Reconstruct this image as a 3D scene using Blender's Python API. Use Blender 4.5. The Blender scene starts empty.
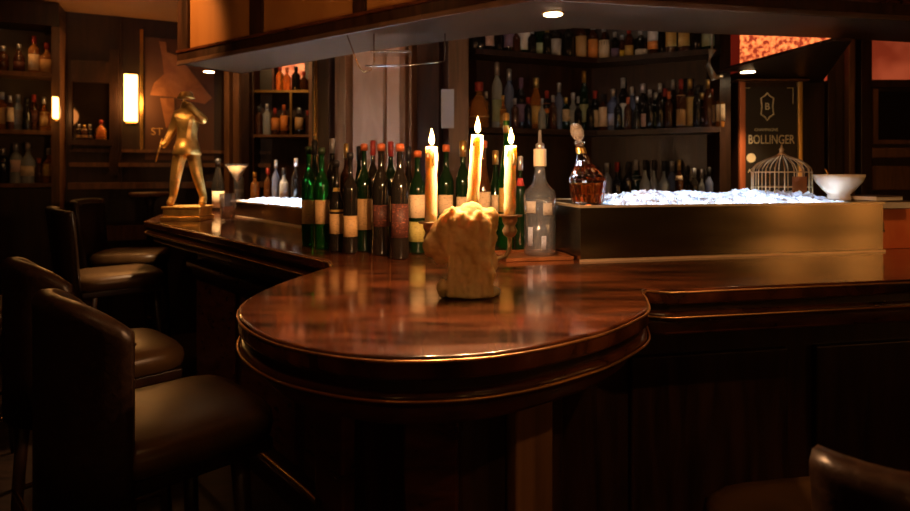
import bpy, bmesh, math, random
from mathutils import Vector, Matrix, noise
random.seed(7)
C = bpy.context.scene.collection
F, HZ, CZ = 600.0, 172.0, 1.35
BAR = 1.10
def G(px, py, Z=BAR):
    Y = F*(CZ-Z)/(py-HZ); return ((px-455)*Y/F, Y)
def WX(px, Y): return (px-455)*Y/F
def WZ(py, Y): return CZ-(py-HZ)*Y/F

# ------------------------------------------------------------------ materials
def mat(name, col, rough=.5, metal=0, trans=0, emit=None, es=0, coat=0, sss=0, ior=1.45, spec=.5):
    m = bpy.data.materials.new(name); m.use_nodes = True
    b = m.node_tree.nodes['Principled BSDF']
    b.inputs['Base Color'].default_value = (*col, 1)
    b.inputs['Roughness'].default_value = rough
    b.inputs['Metallic'].default_value = metal
    b.inputs['Transmission Weight'].default_value = trans
    b.inputs['IOR'].default_value = ior
    b.inputs['Coat Weight'].default_value = coat
    b.inputs['Coat Roughness'].default_value = .08
    b.inputs['Specular IOR Level'].default_value = spec
    if emit:
        b.inputs['Emission Color'].default_value = (*emit, 1)
        b.inputs['Emission Strength'].default_value = es
    if sss:
        b.inputs['Subsurface Weight'].default_value = sss
        b.inputs['Subsurface Radius'].default_value = (.02, .008, .003)
        b.inputs['Subsurface Scale'].default_value = 1.0
    return m
def noisy(m, c1, c2, scale=8, stretch=(1, 1, 1), detail=6, bump=0, rough=None, lo=.35, hi=.65, rot=(0,0,0)):
    nt = m.node_tree; n = nt.nodes; b = n['Principled BSDF']
    tc = n.new('ShaderNodeTexCoord'); mp = n.new('ShaderNodeMapping')
    mp.inputs['Scale'].default_value = stretch; mp.inputs['Rotation'].default_value = rot
    nz = n.new('ShaderNodeTexNoise'); nz.inputs['Scale'].default_value = scale; nz.inputs['Detail'].default_value = detail
    nz.inputs['Distortion'].default_value = .6
    cr = n.new('ShaderNodeValToRGB'); cr.color_ramp.elements[0].position = lo; cr.color_ramp.elements[1].position = hi
    cr.color_ramp.elements[0].color = (*c1, 1); cr.color_ramp.elements[1].color = (*c2, 1)
    L = nt.links.new
    L(tc.outputs['Object'], mp.inputs['Vector']); L(mp.outputs['Vector'], nz.inputs['Vector'])
    L(nz.outputs['Fac'], cr.inputs['Fac']); L(cr.outputs['Color'], b.inputs['Base Color'])
    if bump:
        bp = n.new('ShaderNodeBump'); bp.inputs['Strength'].default_value = bump; bp.inputs['Distance'].default_value = .01
        L(nz.outputs['Fac'], bp.inputs['Height']); L(bp.outputs['Normal'], b.inputs['Normal'])
    if rough:
        mr = n.new('ShaderNodeMapRange'); mr.inputs['To Min'].default_value = rough[0]; mr.inputs['To Max'].default_value = rough[1]
        L(nz.outputs['Fac'], mr.inputs['Value']); L(mr.outputs['Result'], b.inputs['Roughness'])
    return m
M = {}
M['top'] = noisy(mat('bar_mahogany', (.16,.05,.02), .2, coat=.8), (.022,.006,.003), (.15,.043,.013), 5, (1,5,1), 8, .05, (.10,.30), rot=(0,0,-.2))
M['edge'] = noisy(mat('edge_mahogany', (.12,.04,.02), .25, coat=.4), (.035,.009,.003), (.10,.027,.009), 14, (1,1,3), 5, .1, (.2,.4))
M['wood'] = noisy(mat('dark_wood', (.05,.02,.01), .35), (.013,.005,.0022), (.036,.013,.005), 6, (5,5,.6), 6, .05, (.3,.5))
M['wood2'] = noisy(mat('brown_wood', (.14,.06,.025), .4), (.10,.045,.018), (.19,.085,.035), 5, (5,5,.5), 6, .05, (.3,.5))
M['redwood'] = noisy(mat('red_wood', (.35,.09,.03), .4), (.32,.08,.025), (.5,.14,.05), 5, (5,5,.5), 5)
M['pinkwall'] = noisy(mat('rose_plaster_panel', (.4,.22,.13), .5), (.30,.155,.085), (.42,.23,.135), 3, (2,2,.8), 5, .1)
M['amber'] = noisy(mat('amber_panel', (.5,.26,.1), .4), (.26,.11,.025), (.36,.165,.045), 2.5, (1.5,1.5,.5), 4)
M['soffit'] = noisy(mat('soffit_varnish', (.12,.07,.05), .3), (.06,.033,.02), (.11,.06,.038), 4, (1,4,1), 5, 0, (.25,.42))
M['floor'] = noisy(mat('floor_boards', (.03,.015,.01), .4), (.014,.007,.004), (.035,.016,.009), 3, (1,8,1), 6, .1)
M['ceil'] = noisy(mat('ceiling_paint', (.22,.11,.05), .8), (.26,.13,.05), (.32,.16,.065), 2)
M['wall'] = noisy(mat('wall_panelling', (.06,.028,.014), .5), (.022,.010,.005), (.04,.018,.008), 4, (4,4,.5), 6)
M['alcove'] = noisy(mat('alcove_lining', (.10,.07,.035), .6), (.08,.055,.028), (.12,.08,.04), 3)
M['leather'] = noisy(mat('dark_leather', (.05,.03,.02), .35), (.02,.010,.006), (.036,.018,.010), 60, (1,1,1), 3, .12, (.28,.42))
M['seatl'] = noisy(mat('tan_leather', (.22,.12,.05), .35), (.055,.03,.011), (.10,.05,.018), 7, (1,1,1), 5, .08, (.28,.42))
M['brass'] = mat('brass', (.75,.45,.14), .25, 1)
M['gold'] = noisy(mat('gilded_bronze', (.8,.5,.15), .36, .85), (.5,.27,.07), (1,.62,.18), 9, (1,1,1), 5, .25)
M['steel'] = noisy(mat('brushed_steel', (.5,.45,.38), .28, 1), (.27,.225,.16), (.31,.26,.185), 5, (.6,1,6), 3, 0, (.16,.24))
M['rim'] = mat('steel_rim', (.9,.75,.55), .38, .8)
M['silver'] = mat('tarnished_silver', (.7,.56,.38), .3, .8)
M['chrome'] = mat('chrome', (.7,.72,.75), .18, 1)
M['wax'] = noisy(mat('yellow_wax', (.85,.6,.28), .5, sss=.5), (.78,.54,.22), (.92,.70,.36), 22, (1,1,1), 4, .1)
M['wax'].node_tree.nodes['Principled BSDF'].inputs['Subsurface Radius'].default_value = (.02,.014,.007)
M['candle'] = mat('candle_wax', (.82,.66,.44), .45, sss=.7); M['candle'].node_tree.nodes['Principled BSDF'].inputs['Subsurface Radius'].default_value = (.03,.022,.013)
M['wick'] = mat('wick', (.02,.015,.01), .9)
M['flame'] = mat('flame', (1,.6,.2), .5, emit=(1,.5,.12), es=60)
fm = M['flame'].node_tree; e_ = fm.nodes.new('ShaderNodeEmission'); e_.inputs[0].default_value = (1,.55,.16,1); e_.inputs[1].default_value = 40
t_ = fm.nodes.new('ShaderNodeBsdfTransparent'); a_ = fm.nodes.new('ShaderNodeAddShader'); fm.links.new(e_.outputs[0], a_.inputs[0]); fm.links.new(t_.outputs[0], a_.inputs[1]); fm.links.new(a_.outputs[0], fm.nodes['Material Output'].inputs['Surface'])
M['lamp'] = mat('lamp_glow', (1,.7,.4), .5, emit=(1,.55,.22), es=22)
M['lampcool'] = mat('lamp_glow_white', (1,.9,.8), .5, emit=(1,.72,.42), es=25)
M['sconceadded'] = mat('added_sconce_glow', (1,.7,.35), .5, emit=(1,.42,.1), es=5)  # glow of the unseen sconces added on the right wall
M['sconce'] = mat('sconce_glass', (1,.7,.35), .5, emit=(1,.5,.13), es=8)
M['led'] = mat('cool_led', (1,1,1), .5, emit=(.80,.89,1), es=20)
M['green'] = mat('green_glass', (.015,.17,.02), .06, trans=.85)
M['dkgreen'] = mat('dark_green_glass', (.006,.022,.008), .07, trans=.2, coat=.5)
M['black'] = mat('black_glass', (.012,.010,.008), .07, coat=.5)
M['brown'] = mat('brown_glass', (.07,.025,.008), .07, trans=.2, coat=.4)
M['amberg'] = mat('amber_liquor', (.75,.30,.06), .05, trans=.7)
def thin(name, tint, dif, difcol=(.6,.7,.85)):
    m = bpy.data.materials.new(name); m.use_nodes = True; nt = m.node_tree; nt.nodes.clear(); N = nt.nodes.new; L = nt.links.new
    o = N('ShaderNodeOutputMaterial'); t = N('ShaderNodeBsdfTransparent'); g = N('ShaderNodeBsdfGlossy'); d = N('ShaderNodeBsdfDiffuse'); lw = N('ShaderNodeLayerWeight'); a = N('ShaderNodeMixShader'); b = N('ShaderNodeMixShader')
    t.inputs[0].default_value = (*tint,1); g.inputs['Roughness'].default_value = .06; d.inputs[0].default_value = (*difcol,1); lw.inputs['Blend'].default_value = .35
    a.inputs[0].default_value = dif; L(t.outputs[0], a.inputs[1]); L(d.outputs[0], a.inputs[2])
    mr = N('ShaderNodeMapRange'); mr.inputs['To Min'].default_value = .05; mr.inputs['To Max'].default_value = .75; L(lw.outputs['Facing'], mr.inputs['Value'])
    L(mr.outputs['Result'], b.inputs[0]); L(a.outputs[0], b.inputs[1]); L(g.outputs[0], b.inputs[2]); L(b.outputs[0], o.inputs[0]); return m
M['clear'] = thin('clear_glass', (.93,.95,.97), .03)
M['bottleclear'] = thin('clear_bottle_glass', (.88,.92,.97), .08)  # bluish diffuse share imitates pale reflections on the bottle
M['clearb'] = mat('pale_glass', (.55,.6,.62), .08, trans=.55)
M['blueg'] = mat('blue_glass', (.16,.20,.34), .08, trans=.4)
M['whisky'] = mat('whisky', (.85,.28,.05), .03, trans=.9, ior=1.36)
M['purple'] = mat('purple_paper', (.14,.08,.16), .5)
M['red'] = mat('red_foil', (.32,.035,.02), .35)
M['orangecap'] = mat('orange_foil_highlight', (.45,.11,.03), .4)  # on the front bottles this orange paints the lit tops of dark caps
M['blackcap'] = mat('black_cap', (.02,.018,.016), .35)
M['silvercap'] = mat('silver_foil', (.65,.65,.66), .3, .8)
M['goldcap'] = mat('gold_foil', (.8,.52,.16), .3, .9)
M['cork'] = mat('cork', (.5,.32,.16), .8)
M['white'] = mat('porcelain', (.8,.72,.6), .3, coat=.3)
M['cloth'] = mat('paper_white', (.75,.68,.58), .7)
M['ink'] = mat('dark_ink', (.05,.03,.02), .6)
M['copper'] = noisy(mat('copper', (.8,.32,.12), .35, .6), (.22,.075,.025), (.42,.17,.065), 10, (1,1,1), 3)
M['orangebox'] = noisy(mat('orange_card', (.7,.17,.05), .5), (.85,.16,.04), (.95,.27,.08), 6)
M['black_board'] = mat('black_board', (.022,.018,.014), .35)
M['goldtext'] = mat('pale_gold_print', (.8,.68,.42), .5)
M['mirror'] = mat('smoked_mirror', (.08,.055,.04), .08, .9)
M['poster'] = mat('poster_brown', (.10,.04,.018), .6)
M['postertan'] = noisy(mat('poster_tan', (.35,.14,.05), .6), (.24,.09,.03), (.38,.155,.055), 9)
M['postergold'] = mat('poster_gold', (.6,.35,.12), .5)
def label_mat(name, base, ink=(.10,.05,.03), scale=420):
    m = mat(name, base, .6); nt = m.node_tree; n = nt.nodes; b = n['Principled BSDF']
    tc = n.new('ShaderNodeTexCoord'); mp = n.new('ShaderNodeMapping'); mp.inputs['Scale'].default_value = (1,1,3.2)
    nz = n.new('ShaderNodeTexNoise'); nz.inputs['Scale'].default_value = scale/3; nz.inputs['Detail'].default_value = 1
    cr = n.new('ShaderNodeValToRGB'); cr.color_ramp.interpolation = 'CONSTANT'
    cr.color_ramp.elements[0].color = (*base,1); cr.color_ramp.elements[1].position = .62; cr.color_ramp.elements[1].color = (*[base[i]*.55+ink[i]*.45 for i in range(3)],1)
    L = nt.links.new
    L(tc.outputs['Object'], mp.inputs['Vector']); L(mp.outputs['Vector'], nz.inputs['Vector']); L(nz.outputs['Fac'], cr.inputs['Fac']); L(cr.outputs['Color'], b.inputs['Base Color'])
    return m
LB = {'cream': label_mat('cream_label', (.75,.58,.36)), 'tan': label_mat('tan_label', (.55,.34,.14)), 'white': label_mat('white_label', (.72,.68,.62)),
      'grey': label_mat('grey_label', (.42,.40,.38)), 'gold': label_mat('gold_label', (.6,.38,.10)), 'yellow': label_mat('yellow_label', (.75,.50,.05)),
      'red': label_mat('red_label', (.5,.05,.05), (.6,.4,.2)), 'orange': label_mat('orange_label', (.7,.25,.05)), 'pink': label_mat('pink_label', (.6,.42,.36)),
      'green': label_mat('green_label', (.32,.36,.20)), 'purple': label_mat('purple_label', (.18,.12,.22), (.4,.35,.4)), 'blue': label_mat('blue_label', (.35,.40,.55)),
      'dark': label_mat('dark_label', (.07,.022,.015), (.55,.16,.08)), 'olive': label_mat('olive_label', (.48,.42,.12))}

# ------------------------------------------------------------------ mesh helpers
def new(name, vs, fs, m=None, parent=None, smooth=False, bevel=0, seg=2):
    me = bpy.data.meshes.new(name); me.from_pydata([tuple(v) for v in vs], [], fs)
    bm = bmesh.new(); bm.from_mesh(me); bmesh.ops.recalc_face_normals(bm, faces=bm.faces); bm.to_mesh(me); bm.free()
    o = bpy.data.objects.new(name, me); C.objects.link(o)
    if m: me.materials.append(m)
    if smooth:
        for p in me.polygons: p.use_smooth = True
    if parent: o.parent = parent
    if bevel:
        b = o.modifiers.new('bevel', 'BEVEL'); b.width = bevel; b.segments = seg; b.limit_method = 'ANGLE'; b.angle_limit = math.radians(40)
        for p in me.polygons: p.use_smooth = True
        w = o.modifiers.new('wn', 'WEIGHTED_NORMAL'); w.keep_sharp = True
    return o
class MB:
    def __init__(s): s.v = []; s.f = []
    def add(s, vs, fs):
        k = len(s.v); s.v += [tuple(v) for v in vs]; s.f += [tuple(i+k for i in f) for f in fs]; return s
    def box(s, x0, x1, y0, y1, z0, z1, mtx=None):
        vs = [Vector((x,y,z)) for x in (x0,x1) for y in (y0,y1) for z in (z0,z1)]
        if mtx: vs = [mtx @ v for v in vs]
        return s.add(vs, [(0,1,3,2),(4,6,7,5),(0,4,5,1),(2,3,7,6),(0,2,6,4),(1,5,7,3)])
    def prism(s, pts, z0, z1):
        n = len(pts); vs = [(x,y,z0) for x,y in pts]+[(x,y,z1) for x,y in pts]
        fs = [tuple(range(n)), tuple(range(n,2*n))]+[(i,(i+1)%n,n+(i+1)%n,n+i) for i in range(n)]
        return s.add(vs, fs)
    def lathe(s, prof, seg=24, c=(0,0,0), mtx=None, caps=True):
        vs = []; fs = []; n = len(prof)
        for r,z in prof:
            for k in range(seg):
                a = 2*math.pi*k/seg; v = Vector((c[0]+r*math.cos(a), c[1]+r*math.sin(a), c[2]+z))
                vs.append(mtx @ v if mtx else v)
        for i in range(n-1):
            for k in range(seg):
                a, b = i*seg+k, i*seg+(k+1)%seg; fs.append((a,b,b+seg,a+seg))
        if caps: fs.append(tuple(range(seg))); fs.append(tuple(range((n-1)*seg, n*seg)))
        return s.add(vs, fs)
    def tube(s, pts, r, seg=8):
        pts = [Vector(p) for p in pts]; rs = r if isinstance(r,(list,tuple)) else [r]*len(pts); vs = []; fs = []
        for i,p in enumerate(pts):
            d = (pts[min(i+1,len(pts)-1)]-pts[max(i-1,0)]).normalized()
            u = d.cross(Vector((0,0,1))); u = u.normalized() if u.length > .05 else Vector((1,0,0)); w = d.cross(u).normalized()
            for k in range(seg):
                a = 2*math.pi*k/seg; vs.append(p+rs[i]*(u*math.cos(a)+w*math.sin(a)))
        for i in range(len(pts)-1):
            for k in range(seg):
                a, b = i*seg+k, i*seg+(k+1)%seg; fs.append((a,b,b+seg,a+seg))
        fs.append(tuple(range(seg))); fs.append(tuple(range((len(pts)-1)*seg, len(pts)*seg)))
        return s.add(vs, fs)
    def ball(s, c, r, sc=(1,1,1), seg=12):
        prof = [(max(.0005,r*math.sin(math.pi*i/8)), -r*math.cos(math.pi*i/8)) for i in range(9)]
        m = Matrix.Translation(c) @ Matrix.Diagonal((*sc,1)); return s.lathe(prof, seg, mtx=m)
    def make(s, name, m, parent=None, smooth=False, bevel=0, seg=2): return new(name, s.v, s.f, m, parent, smooth, bevel, seg)
def empty(name, loc=(0,0,0), rz=0):
    o = bpy.data.objects.new(name, None); C.objects.link(o); o.location = loc; o.rotation_euler = (0,0,rz); o.empty_display_size = .1; return o
def tag(o, label, cat, group=None, kind=None):
    o['label'] = label; o['category'] = cat
    if group: o['group'] = group
    if kind: o['kind'] = kind
    return o
def struct(o): o['kind'] = 'structure'; return o
def arc(pts, n=10):   # Catmull-Rom
    out = []
    P = [pts[0]]+list(pts)+[pts[-1]]
    for i in range(1, len(P)-2):
        p0,p1,p2,p3 = [Vector(q) for q in P[i-1:i+3]]
        for k in range(n):
            t = k/n; out.append(tuple(.5*((2*p1)+(p2-p0)*t+(2*p0-5*p1+4*p2-p3)*t*t+(3*p1-p0-3*p2+p3)*t**3)))
    out.append(tuple(pts[-1])); return out
def offset_line(pts, d):   # open polyline, shifted to its left
    P = [Vector(p) for p in pts]; out = []
    for i,p in enumerate(P):
        a = (P[i]-P[i-1]).normalized() if i > 0 else None; b = (P[i+1]-P[i]).normalized() if i < len(P)-1 else None
        if a is None: a = b
        if b is None: b = a
        na, nb = Vector((-a.y,a.x)), Vector((-b.y,b.x)); n = (na+nb).normalized()
        out.append(tuple(p+n*(d/max(.5,n.dot(na)))))
    return out
def text(name, body, size, loc, rot, m, parent=None, ext=.0008, xs=1):
    cu = bpy.data.curves.new(name, 'FONT'); cu.body = body; cu.size = size; cu.extrude = ext; cu.align_x = 'CENTER'; cu.align_y = 'CENTER'; cu.resolution_u = 3
    t = bpy.data.objects.new(name+'_tmp', cu); C.objects.link(t)
    bpy.context.view_layer.update()
    me = bpy.data.meshes.new_from_object(t.evaluated_get(bpy.context.evaluated_depsgraph_get())); bpy.data.objects.remove(t)
    o = bpy.data.objects.new(name, me); C.objects.link(o); me.materials.clear(); me.materials.append(m)
    o.location = loc; o.rotation_euler = rot; o.scale = (xs,1,1)
    if parent: o.parent = parent
    return o
def light(kind, loc, e, col, r=.03, target=None, size=1.0, blend=.6):
    l = bpy.data.lights.new('light', kind); l.energy = e; l.color = col
    if kind == 'AREA': l.size = r
    else: l.shadow_soft_size = r
    if kind == 'SPOT': l.spot_size = size; l.spot_blend = blend
    o = bpy.data.objects.new('lamp_light', l); C.objects.link(o); o.location = loc
    if target: o.rotation_euler = (Vector(target)-Vector(loc)).to_track_quat('-Z','Y').to_euler()
    return o
WARM = (1,.52,.2); AMB = (1,.42,.12)

# ------------------------------------------------------------------ room shell
WA, WD = Vector((-4.4,4.06)), Vector((.912,.410))       # left-back wall: start and direction
WANG = math.atan2(WD.y, WD.x)
def wall_at(px):                                          # where the sight line through px meets that wall
    k = (px-455)/F; t = (k*WA.y-WA.x)/(WD.x-k*WD.y); p = WA+WD*t; return p, t
H = 2.6
struct(MB().box(-5,3.4,-2.7,6.6,-.1,0).make('floor', M['floor']))
struct(MB().box(-5,3.4,-2.7,6.6,H,H+.1).make('ceiling', M['ceil']))
wl = struct(MB().box(0,5.3,0,.1,0,H).make('wall_back', M['wall'])); wl.location = (WA.x,WA.y,0); wl.rotation_euler = (0,0,WANG)
struct(MB().box(-4.5,-4.4,-2.7,4.1,0,H).make('wall_left', M['wall']))
struct(MB().box(-4.5,3.3,-2.7,-2.6,0,H).make('wall_front', M['wall']))
struct(MB().box(3.2,3.3,-2.6,3.6,0,H).make('wall_right', M['wall']))
struct(MB().box(1.56,3.3,3.62,3.72,0,H).make('wall_rear', M['wall']))

# ------------------------------------------------------------------ bar counter
RE = Vector((.981,.195)); LE = Vector((.658,-.753))
rd = [(.42,1.30),(.396,1.262),(.384,1.20),(.35,1.09),(.262,.975),(.195,.915),(.097,.848),(.005,.815),(-.093,.81),(-.182,.838),(-.27,.895),(-.345,.985),(-.395,1.09),(-.413,1.22),(-.392,1.38),(-.36,1.50),(-.33,1.60)]
rd = arc([(p[0],p[1],0) for p in rd], 5); rd = [(p[0],p[1]) for p in rd]
outer = [(3.15,1.80),(1.8,1.537),(.46,1.273)]+rd[2:]+[(-.36,1.70),(-1.60,3.09),(-1.84,3.85),(-2.12,4.9)]
inner = [(-1.25,5.2),(-.945,3.66),(.401,2.15),(3.15,2.70)]
bar = tag(empty('bar_counter', (0,1.9,0)), 'long angled mahogany bar counter with a rounded end projecting at its corner', 'bar counter')
def P(o, par):                                             # parent keeping world place
    o.parent = par; o.location = tuple(Vector(o.location)-Vector(par.location)); return o
def shape(off): 
    o = offset_line(outer, -off) if off else outer
    return o+inner
def chk(off): # offset towards the inside of the bar
    a = offset_line(outer, off); return a if (Vector(a[2])-Vector((1,2))).length < (Vector(outer[2])-Vector((1,2))).length else offset_line(outer, -off)
P(MB().prism(outer+inner, BAR-.034, BAR).make('countertop', M['top'], bevel=.008, seg=3), bar)
P(MB().prism(chk(.016)+inner, BAR-.05, BAR-.034).make('edge_groove', M['wood']), bar)
P(MB().prism(chk(.004)+inner, BAR-.072, BAR-.05).make('edge_moulding', M['edge'], bevel=.008, seg=3), bar)
P(MB().prism(chk(.04)+inner, BAR-.11, BAR-.072).make('under_moulding', M['edge'], bevel=.008, seg=2), bar)
M['bead'] = mat('copper_glint', (.85,.45,.18), .3, .9)  # thin metal bead added to imitate glint lines along the bar edge
P(MB().tube([(a,b,BAR-.006) for a,b in outer], .0022, 8).make('edge_glint', M['bead'], smooth=True), bar)
P(MB().tube([(a,b,BAR-.060) for a,b in outer], .0022, 8).make('edge_glint', M['bead'], smooth=True), bar)
body_out = [(3.15,2.06),(.36,1.52),(.25,1.40)]+[(-.03+.25*math.cos(a), 1.25+.25*math.sin(a)) for a in [math.radians(t) for t in range(10,-191,-10)]]+[(-.24,1.5),(-.17,1.85),(-1.40,3.26),(-1.62,3.95),(-1.86,4.9)]
P(MB().prism(body_out+inner, 0, BAR-.11).make('body', M['wood']), bar)
# panel moulding on the left flank and right flank
def along(a, b, o, w, z0, z1, name, m, t0=0, t1=1):
    a, b = Vector(a), Vector(b); d = b-a; L = d.length; ang = math.atan2(d.y, d.x)
    mt = Matrix.Translation((a.x,a.y,0)) @ Matrix.Rotation(ang,4,'Z')
    q = MB().box(L*t0, L*t1, o, o+w, z0, z1, mt).make(name, m, bevel=.006); return P(q, bar)
along((-1.40,3.26), (-.17,1.85), -.06, .07, .84, .875, 'ledge', M['edge'])
along((-1.40,3.26), (-.17,1.85), -.03, .04, .80, .84, 'ledge', M['wood'])
for t in (.02,.35,.68): along((-1.40,3.26), (-.17,1.85), -.018, .03, .2, .78, 'front_panel', M['edge'], t, t+.29)
for t in (.03,.22,.41,.60,.79): along((.36,1.52), (3.15,2.06), -.018, .03, .2, .88, 'front_panel', M['wood'], t, t+.16)
for a, m in ((-52,'wood2'),(-92,'edge'),(-135,'edge')):
    r = math.radians(a); mt = Matrix.Translation((-.03+.245*math.cos(r),1.25+.245*math.sin(r),0)) @ Matrix.Rotation(r,4,'Z')
    P(MB().box(0,.03,-.045,.045,.02,.985,mt).make('pilaster', M[m], bevel=.006), bar)
P(MB().tube([(-1.55,3.17,.30),(-.47,1.95,.30),(-.34,1.78,.30)], .014, 10).make('foot_rail', M['brass'], smooth=True), bar)
P(MB().tube([(.62,1.42,.26),(3.1,1.90,.26)], .014, 10).make('foot_rail', M['brass'], smooth=True), bar)

# ------------------------------------------------------------------ steel ice troughs
def ice(parent_loc, ang, x0, x1, y0, y1, z, n, name, label, amp):
    mb = MB(); R = Matrix.Rotation(ang,4,'Z'); nx, ny = 60, 24; k = 0; vs = []
    def hgt(x, y):
        u = (x-x0)/(x1-x0); v = (y-y0)/(y1-y0); e = max(0,min(1, min(u,1-u)*9))*max(0,min(1,v*5+.05))*max(.2,min(1,(1-v)*5))
        return z+e*(amp*.42+amp*.9*(noise.noise(Vector((x*7,y*7,3.1)))*.8+.35))
    for i in range(nx+1):
        for j in range(ny+1):
            x = x0+(x1-x0)*i/nx; y = y0+(y1-y0)*j/ny; vs.append((x,y,hgt(x,y)-.006+.006*noise.noise(Vector((x*60,y*60,0)))))
    mb.add(vs, [(i*(ny+1)+j, (i+1)*(ny+1)+j, (i+1)*(ny+1)+j+1, i*(ny+1)+j+1) for i in range(nx) for j in range(ny)])
    for q in range(n):
        x = random.uniform(x0+.012,x1-.012); y = random.uniform(y0+.012,y1-.012); s = random.uniform(.005,.011)
        m = Matrix.Translation((x,y,hgt(x,y)-.003)) @ Matrix.Rotation(random.random()*6,4,Vector((random.random(),random.random(),random.random()+.1)).normalized())
        mb.box(-s,s,-s*.8,s*.8,-s*.6,s*.6,m)
    o = mb.make(name, M['ice']); o.location = parent_loc; o.rotation_euler = (0,0,ang)
    return tag(o, label, 'ice', kind='stuff')
mi = bpy.data.materials.new('crushed_ice'); mi.use_nodes = True; nt = mi.node_tree; nt.nodes.clear()
out = nt.nodes.new('ShaderNodeOutputMaterial'); tr = nt.nodes.new('ShaderNodeBsdfTranslucent'); df = nt.nodes.new('ShaderNodeBsdfDiffuse'); gl = nt.nodes.new('ShaderNodeBsdfGlossy')
m1 = nt.nodes.new('ShaderNodeMixShader'); m2 = nt.nodes.new('ShaderNodeMixShader'); m1.inputs[0].default_value = .3; m2.inputs[0].default_value = .06
tr.inputs[0].default_value = (.93,.96,1,1); df.inputs[0].default_value = (.9,.94,1,1); gl.inputs['Roughness'].default_value = .15
nt.links.new(tr.outputs[0], m1.inputs[1]); nt.links.new(df.outputs[0], m1.inputs[2]); nt.links.new(m1.outputs[0], m2.inputs[1]); nt.links.new(gl.outputs[0], m2.inputs[2]); nt.links.new(m2.outputs[0], out.inputs[0])
M['ice'] = mi
def trough(loc, ang, L, D, Hh, lid0, lid1, label, icelabel, n, amp):
    t = tag(empty('ice_trough', loc, ang), label, 'ice trough')
    th = .012
    b = MB().box(0,L,0,th,0,Hh-.006).box(0,L,D-th,D,0,Hh-.006).box(0,th,th,D-th,0,Hh-.006).box(L-th,L,th,D-th,0,Hh-.006).box(th,L-th,th,D-th,0,.006)
    b.make('basin', M['steel'], t)
    r = MB().box(-.004,L+.004,-.004,.018,Hh-.006,Hh).box(-.004,L+.004,D-.018,D+.004,Hh-.006,Hh).box(-.004,.018,.018,D-.018,Hh-.006,Hh).box(L-.018,L+.004,.018,D-.018,Hh-.006,Hh)
    r.make('rim', M['rim'], t)
    MB().box(-.003,L+.003,-.006,0,0,.006).make('base_trim', M['rim'], t)
    for a, c in ((.018,lid0),(lid1,L-.018)):
        if c-a > .03: MB().box(a,c,.018,D-.018,Hh-.006,Hh-.001).make('lid', M['steel'], t)
    MB().box(max(lid0,.03),min(lid1,L-.03),.03,D-.03,.012,.02).make('light_panel', M['led'], t)
    ice(loc, ang, max(lid0,.02)+.002, min(lid1,L-.02)-.002, .022, D-.022, Hh-.006, n, 'crushed_ice', icelabel, amp)
    return t
TA = math.radians(12.2); TL = (.350,1.672,BAR)
trough(TL, TA, 1.02, .42, .156, .135, .925, 'long brushed steel ice trough on the right side of the bar', 'heap of glowing white crushed ice in the long right trough', 1500, .034)
LA = math.atan2(-.768,.64); LL = (-1.28,3.43,BAR)
trough(LL, LA, 1.12, .34, .088, 0, 1.12, 'low steel ice trough on the left wing of the bar behind the bottles', 'glowing crushed ice in the low left trough behind the green bottles', 700, .022)
def tloc(x, y, z=.156):
    p = Matrix.Rotation(TA,4,'Z') @ Vector((x,y,0)); return (TL[0]+p.x, TL[1]+p.y, BAR+z)

# ------------------------------------------------------------------ bottles
KIND = {  # radius fraction, height fraction
 'wine':  [(.0,0),(.93,0),(1,.015),(1,.60),(.96,.65),(.72,.71),(.42,.76),(.36,.80),(.34,.93),(.40,.94),(.40,.965),(.34,.97)],
 'burg':  [(.0,0),(.93,0),(1,.015),(1,.45),(.93,.54),(.66,.66),(.42,.75),(.34,.82),(.32,.93),(.40,.94),(.40,.965),(.33,.97)],
 'whisky':[(.0,0),(.95,0),(1,.015),(1,.62),(.97,.655),(.80,.69),(.45,.735),(.33,.77),(.30,.82),(.30,.92),(.36,.93),(.36,.96),(.30,.965)],
 'squat': [(.0,0),(.95,0),(1,.02),(1,.50),(.94,.56),(.62,.63),(.36,.70),(.28,.76),(.28,.92),(.34,.93),(.34,.96),(.28,.965)],
 'champ': [(.0,0),(.95,0),(1,.02),(1,.42),(.95,.50),(.72,.62),(.46,.73),(.36,.82),(.34,.90),(.42,.91),(.42,.94),(.33,.95)]}
def bottle(x, y, z, r, h, kind='wine', glass='black', cap='blackcap', labels=(('cream',.25,.5,1.2),), name='bottle', label='', group=None, capfrac=.16, seg=16):
    t = empty(name, (x,y,z)); tag(t, label, 'bottle', group)
    face = math.atan2(-y,-x)+random.uniform(-.1,.1)
    prof = [(max(.0006,a*r), b*h) for a,b in KIND[kind]]
    MB().lathe(prof, seg).make('bottle_body', M[glass], t, True)
    def rad(zf):
        K = KIND[kind]
        for (a,b),(c,d) in zip(K[1:],K[2:]):
            if b <= zf <= d and d > b: return (a+(c-a)*(zf-b)/(d-b))*r
        return K[-1][0]*r
    cr = max(rad(1-capfrac), rad(.95))+.0012
    MB().lathe([(cr,h*(1-capfrac)),(rad(.95)*1.08+.001,h*.93),(rad(.95)*1.12+.001,h*.99),(.7*rad(.95),h)], seg).make('cap', M[cap], t, True)
    for lm, z0, z1, wa in labels:
        vs = []; n = 10
        for i in range(n+1):
            a = face-wa+2*wa*i/n
            for zf in (z0,z1):
                for rr in (rad(zf)+.0004, rad(zf)+.0012): vs.append((rr*math.cos(a), rr*math.sin(a), zf*h))
        fs = []
        for i in range(n):
            a = i*4; b = a+4; fs += [(a+1,b+1,b+3,a+3),(a,a+2,b+2,b),(a,b,b+1,a+1),(a+2,a+3,b+3,b+2)]
        fs += [(0,1,3,2),(n*4,n*4+2,n*4+3,n*4+1)]
        new('label', vs, fs, LB[lm], t, True)
    return t
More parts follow.
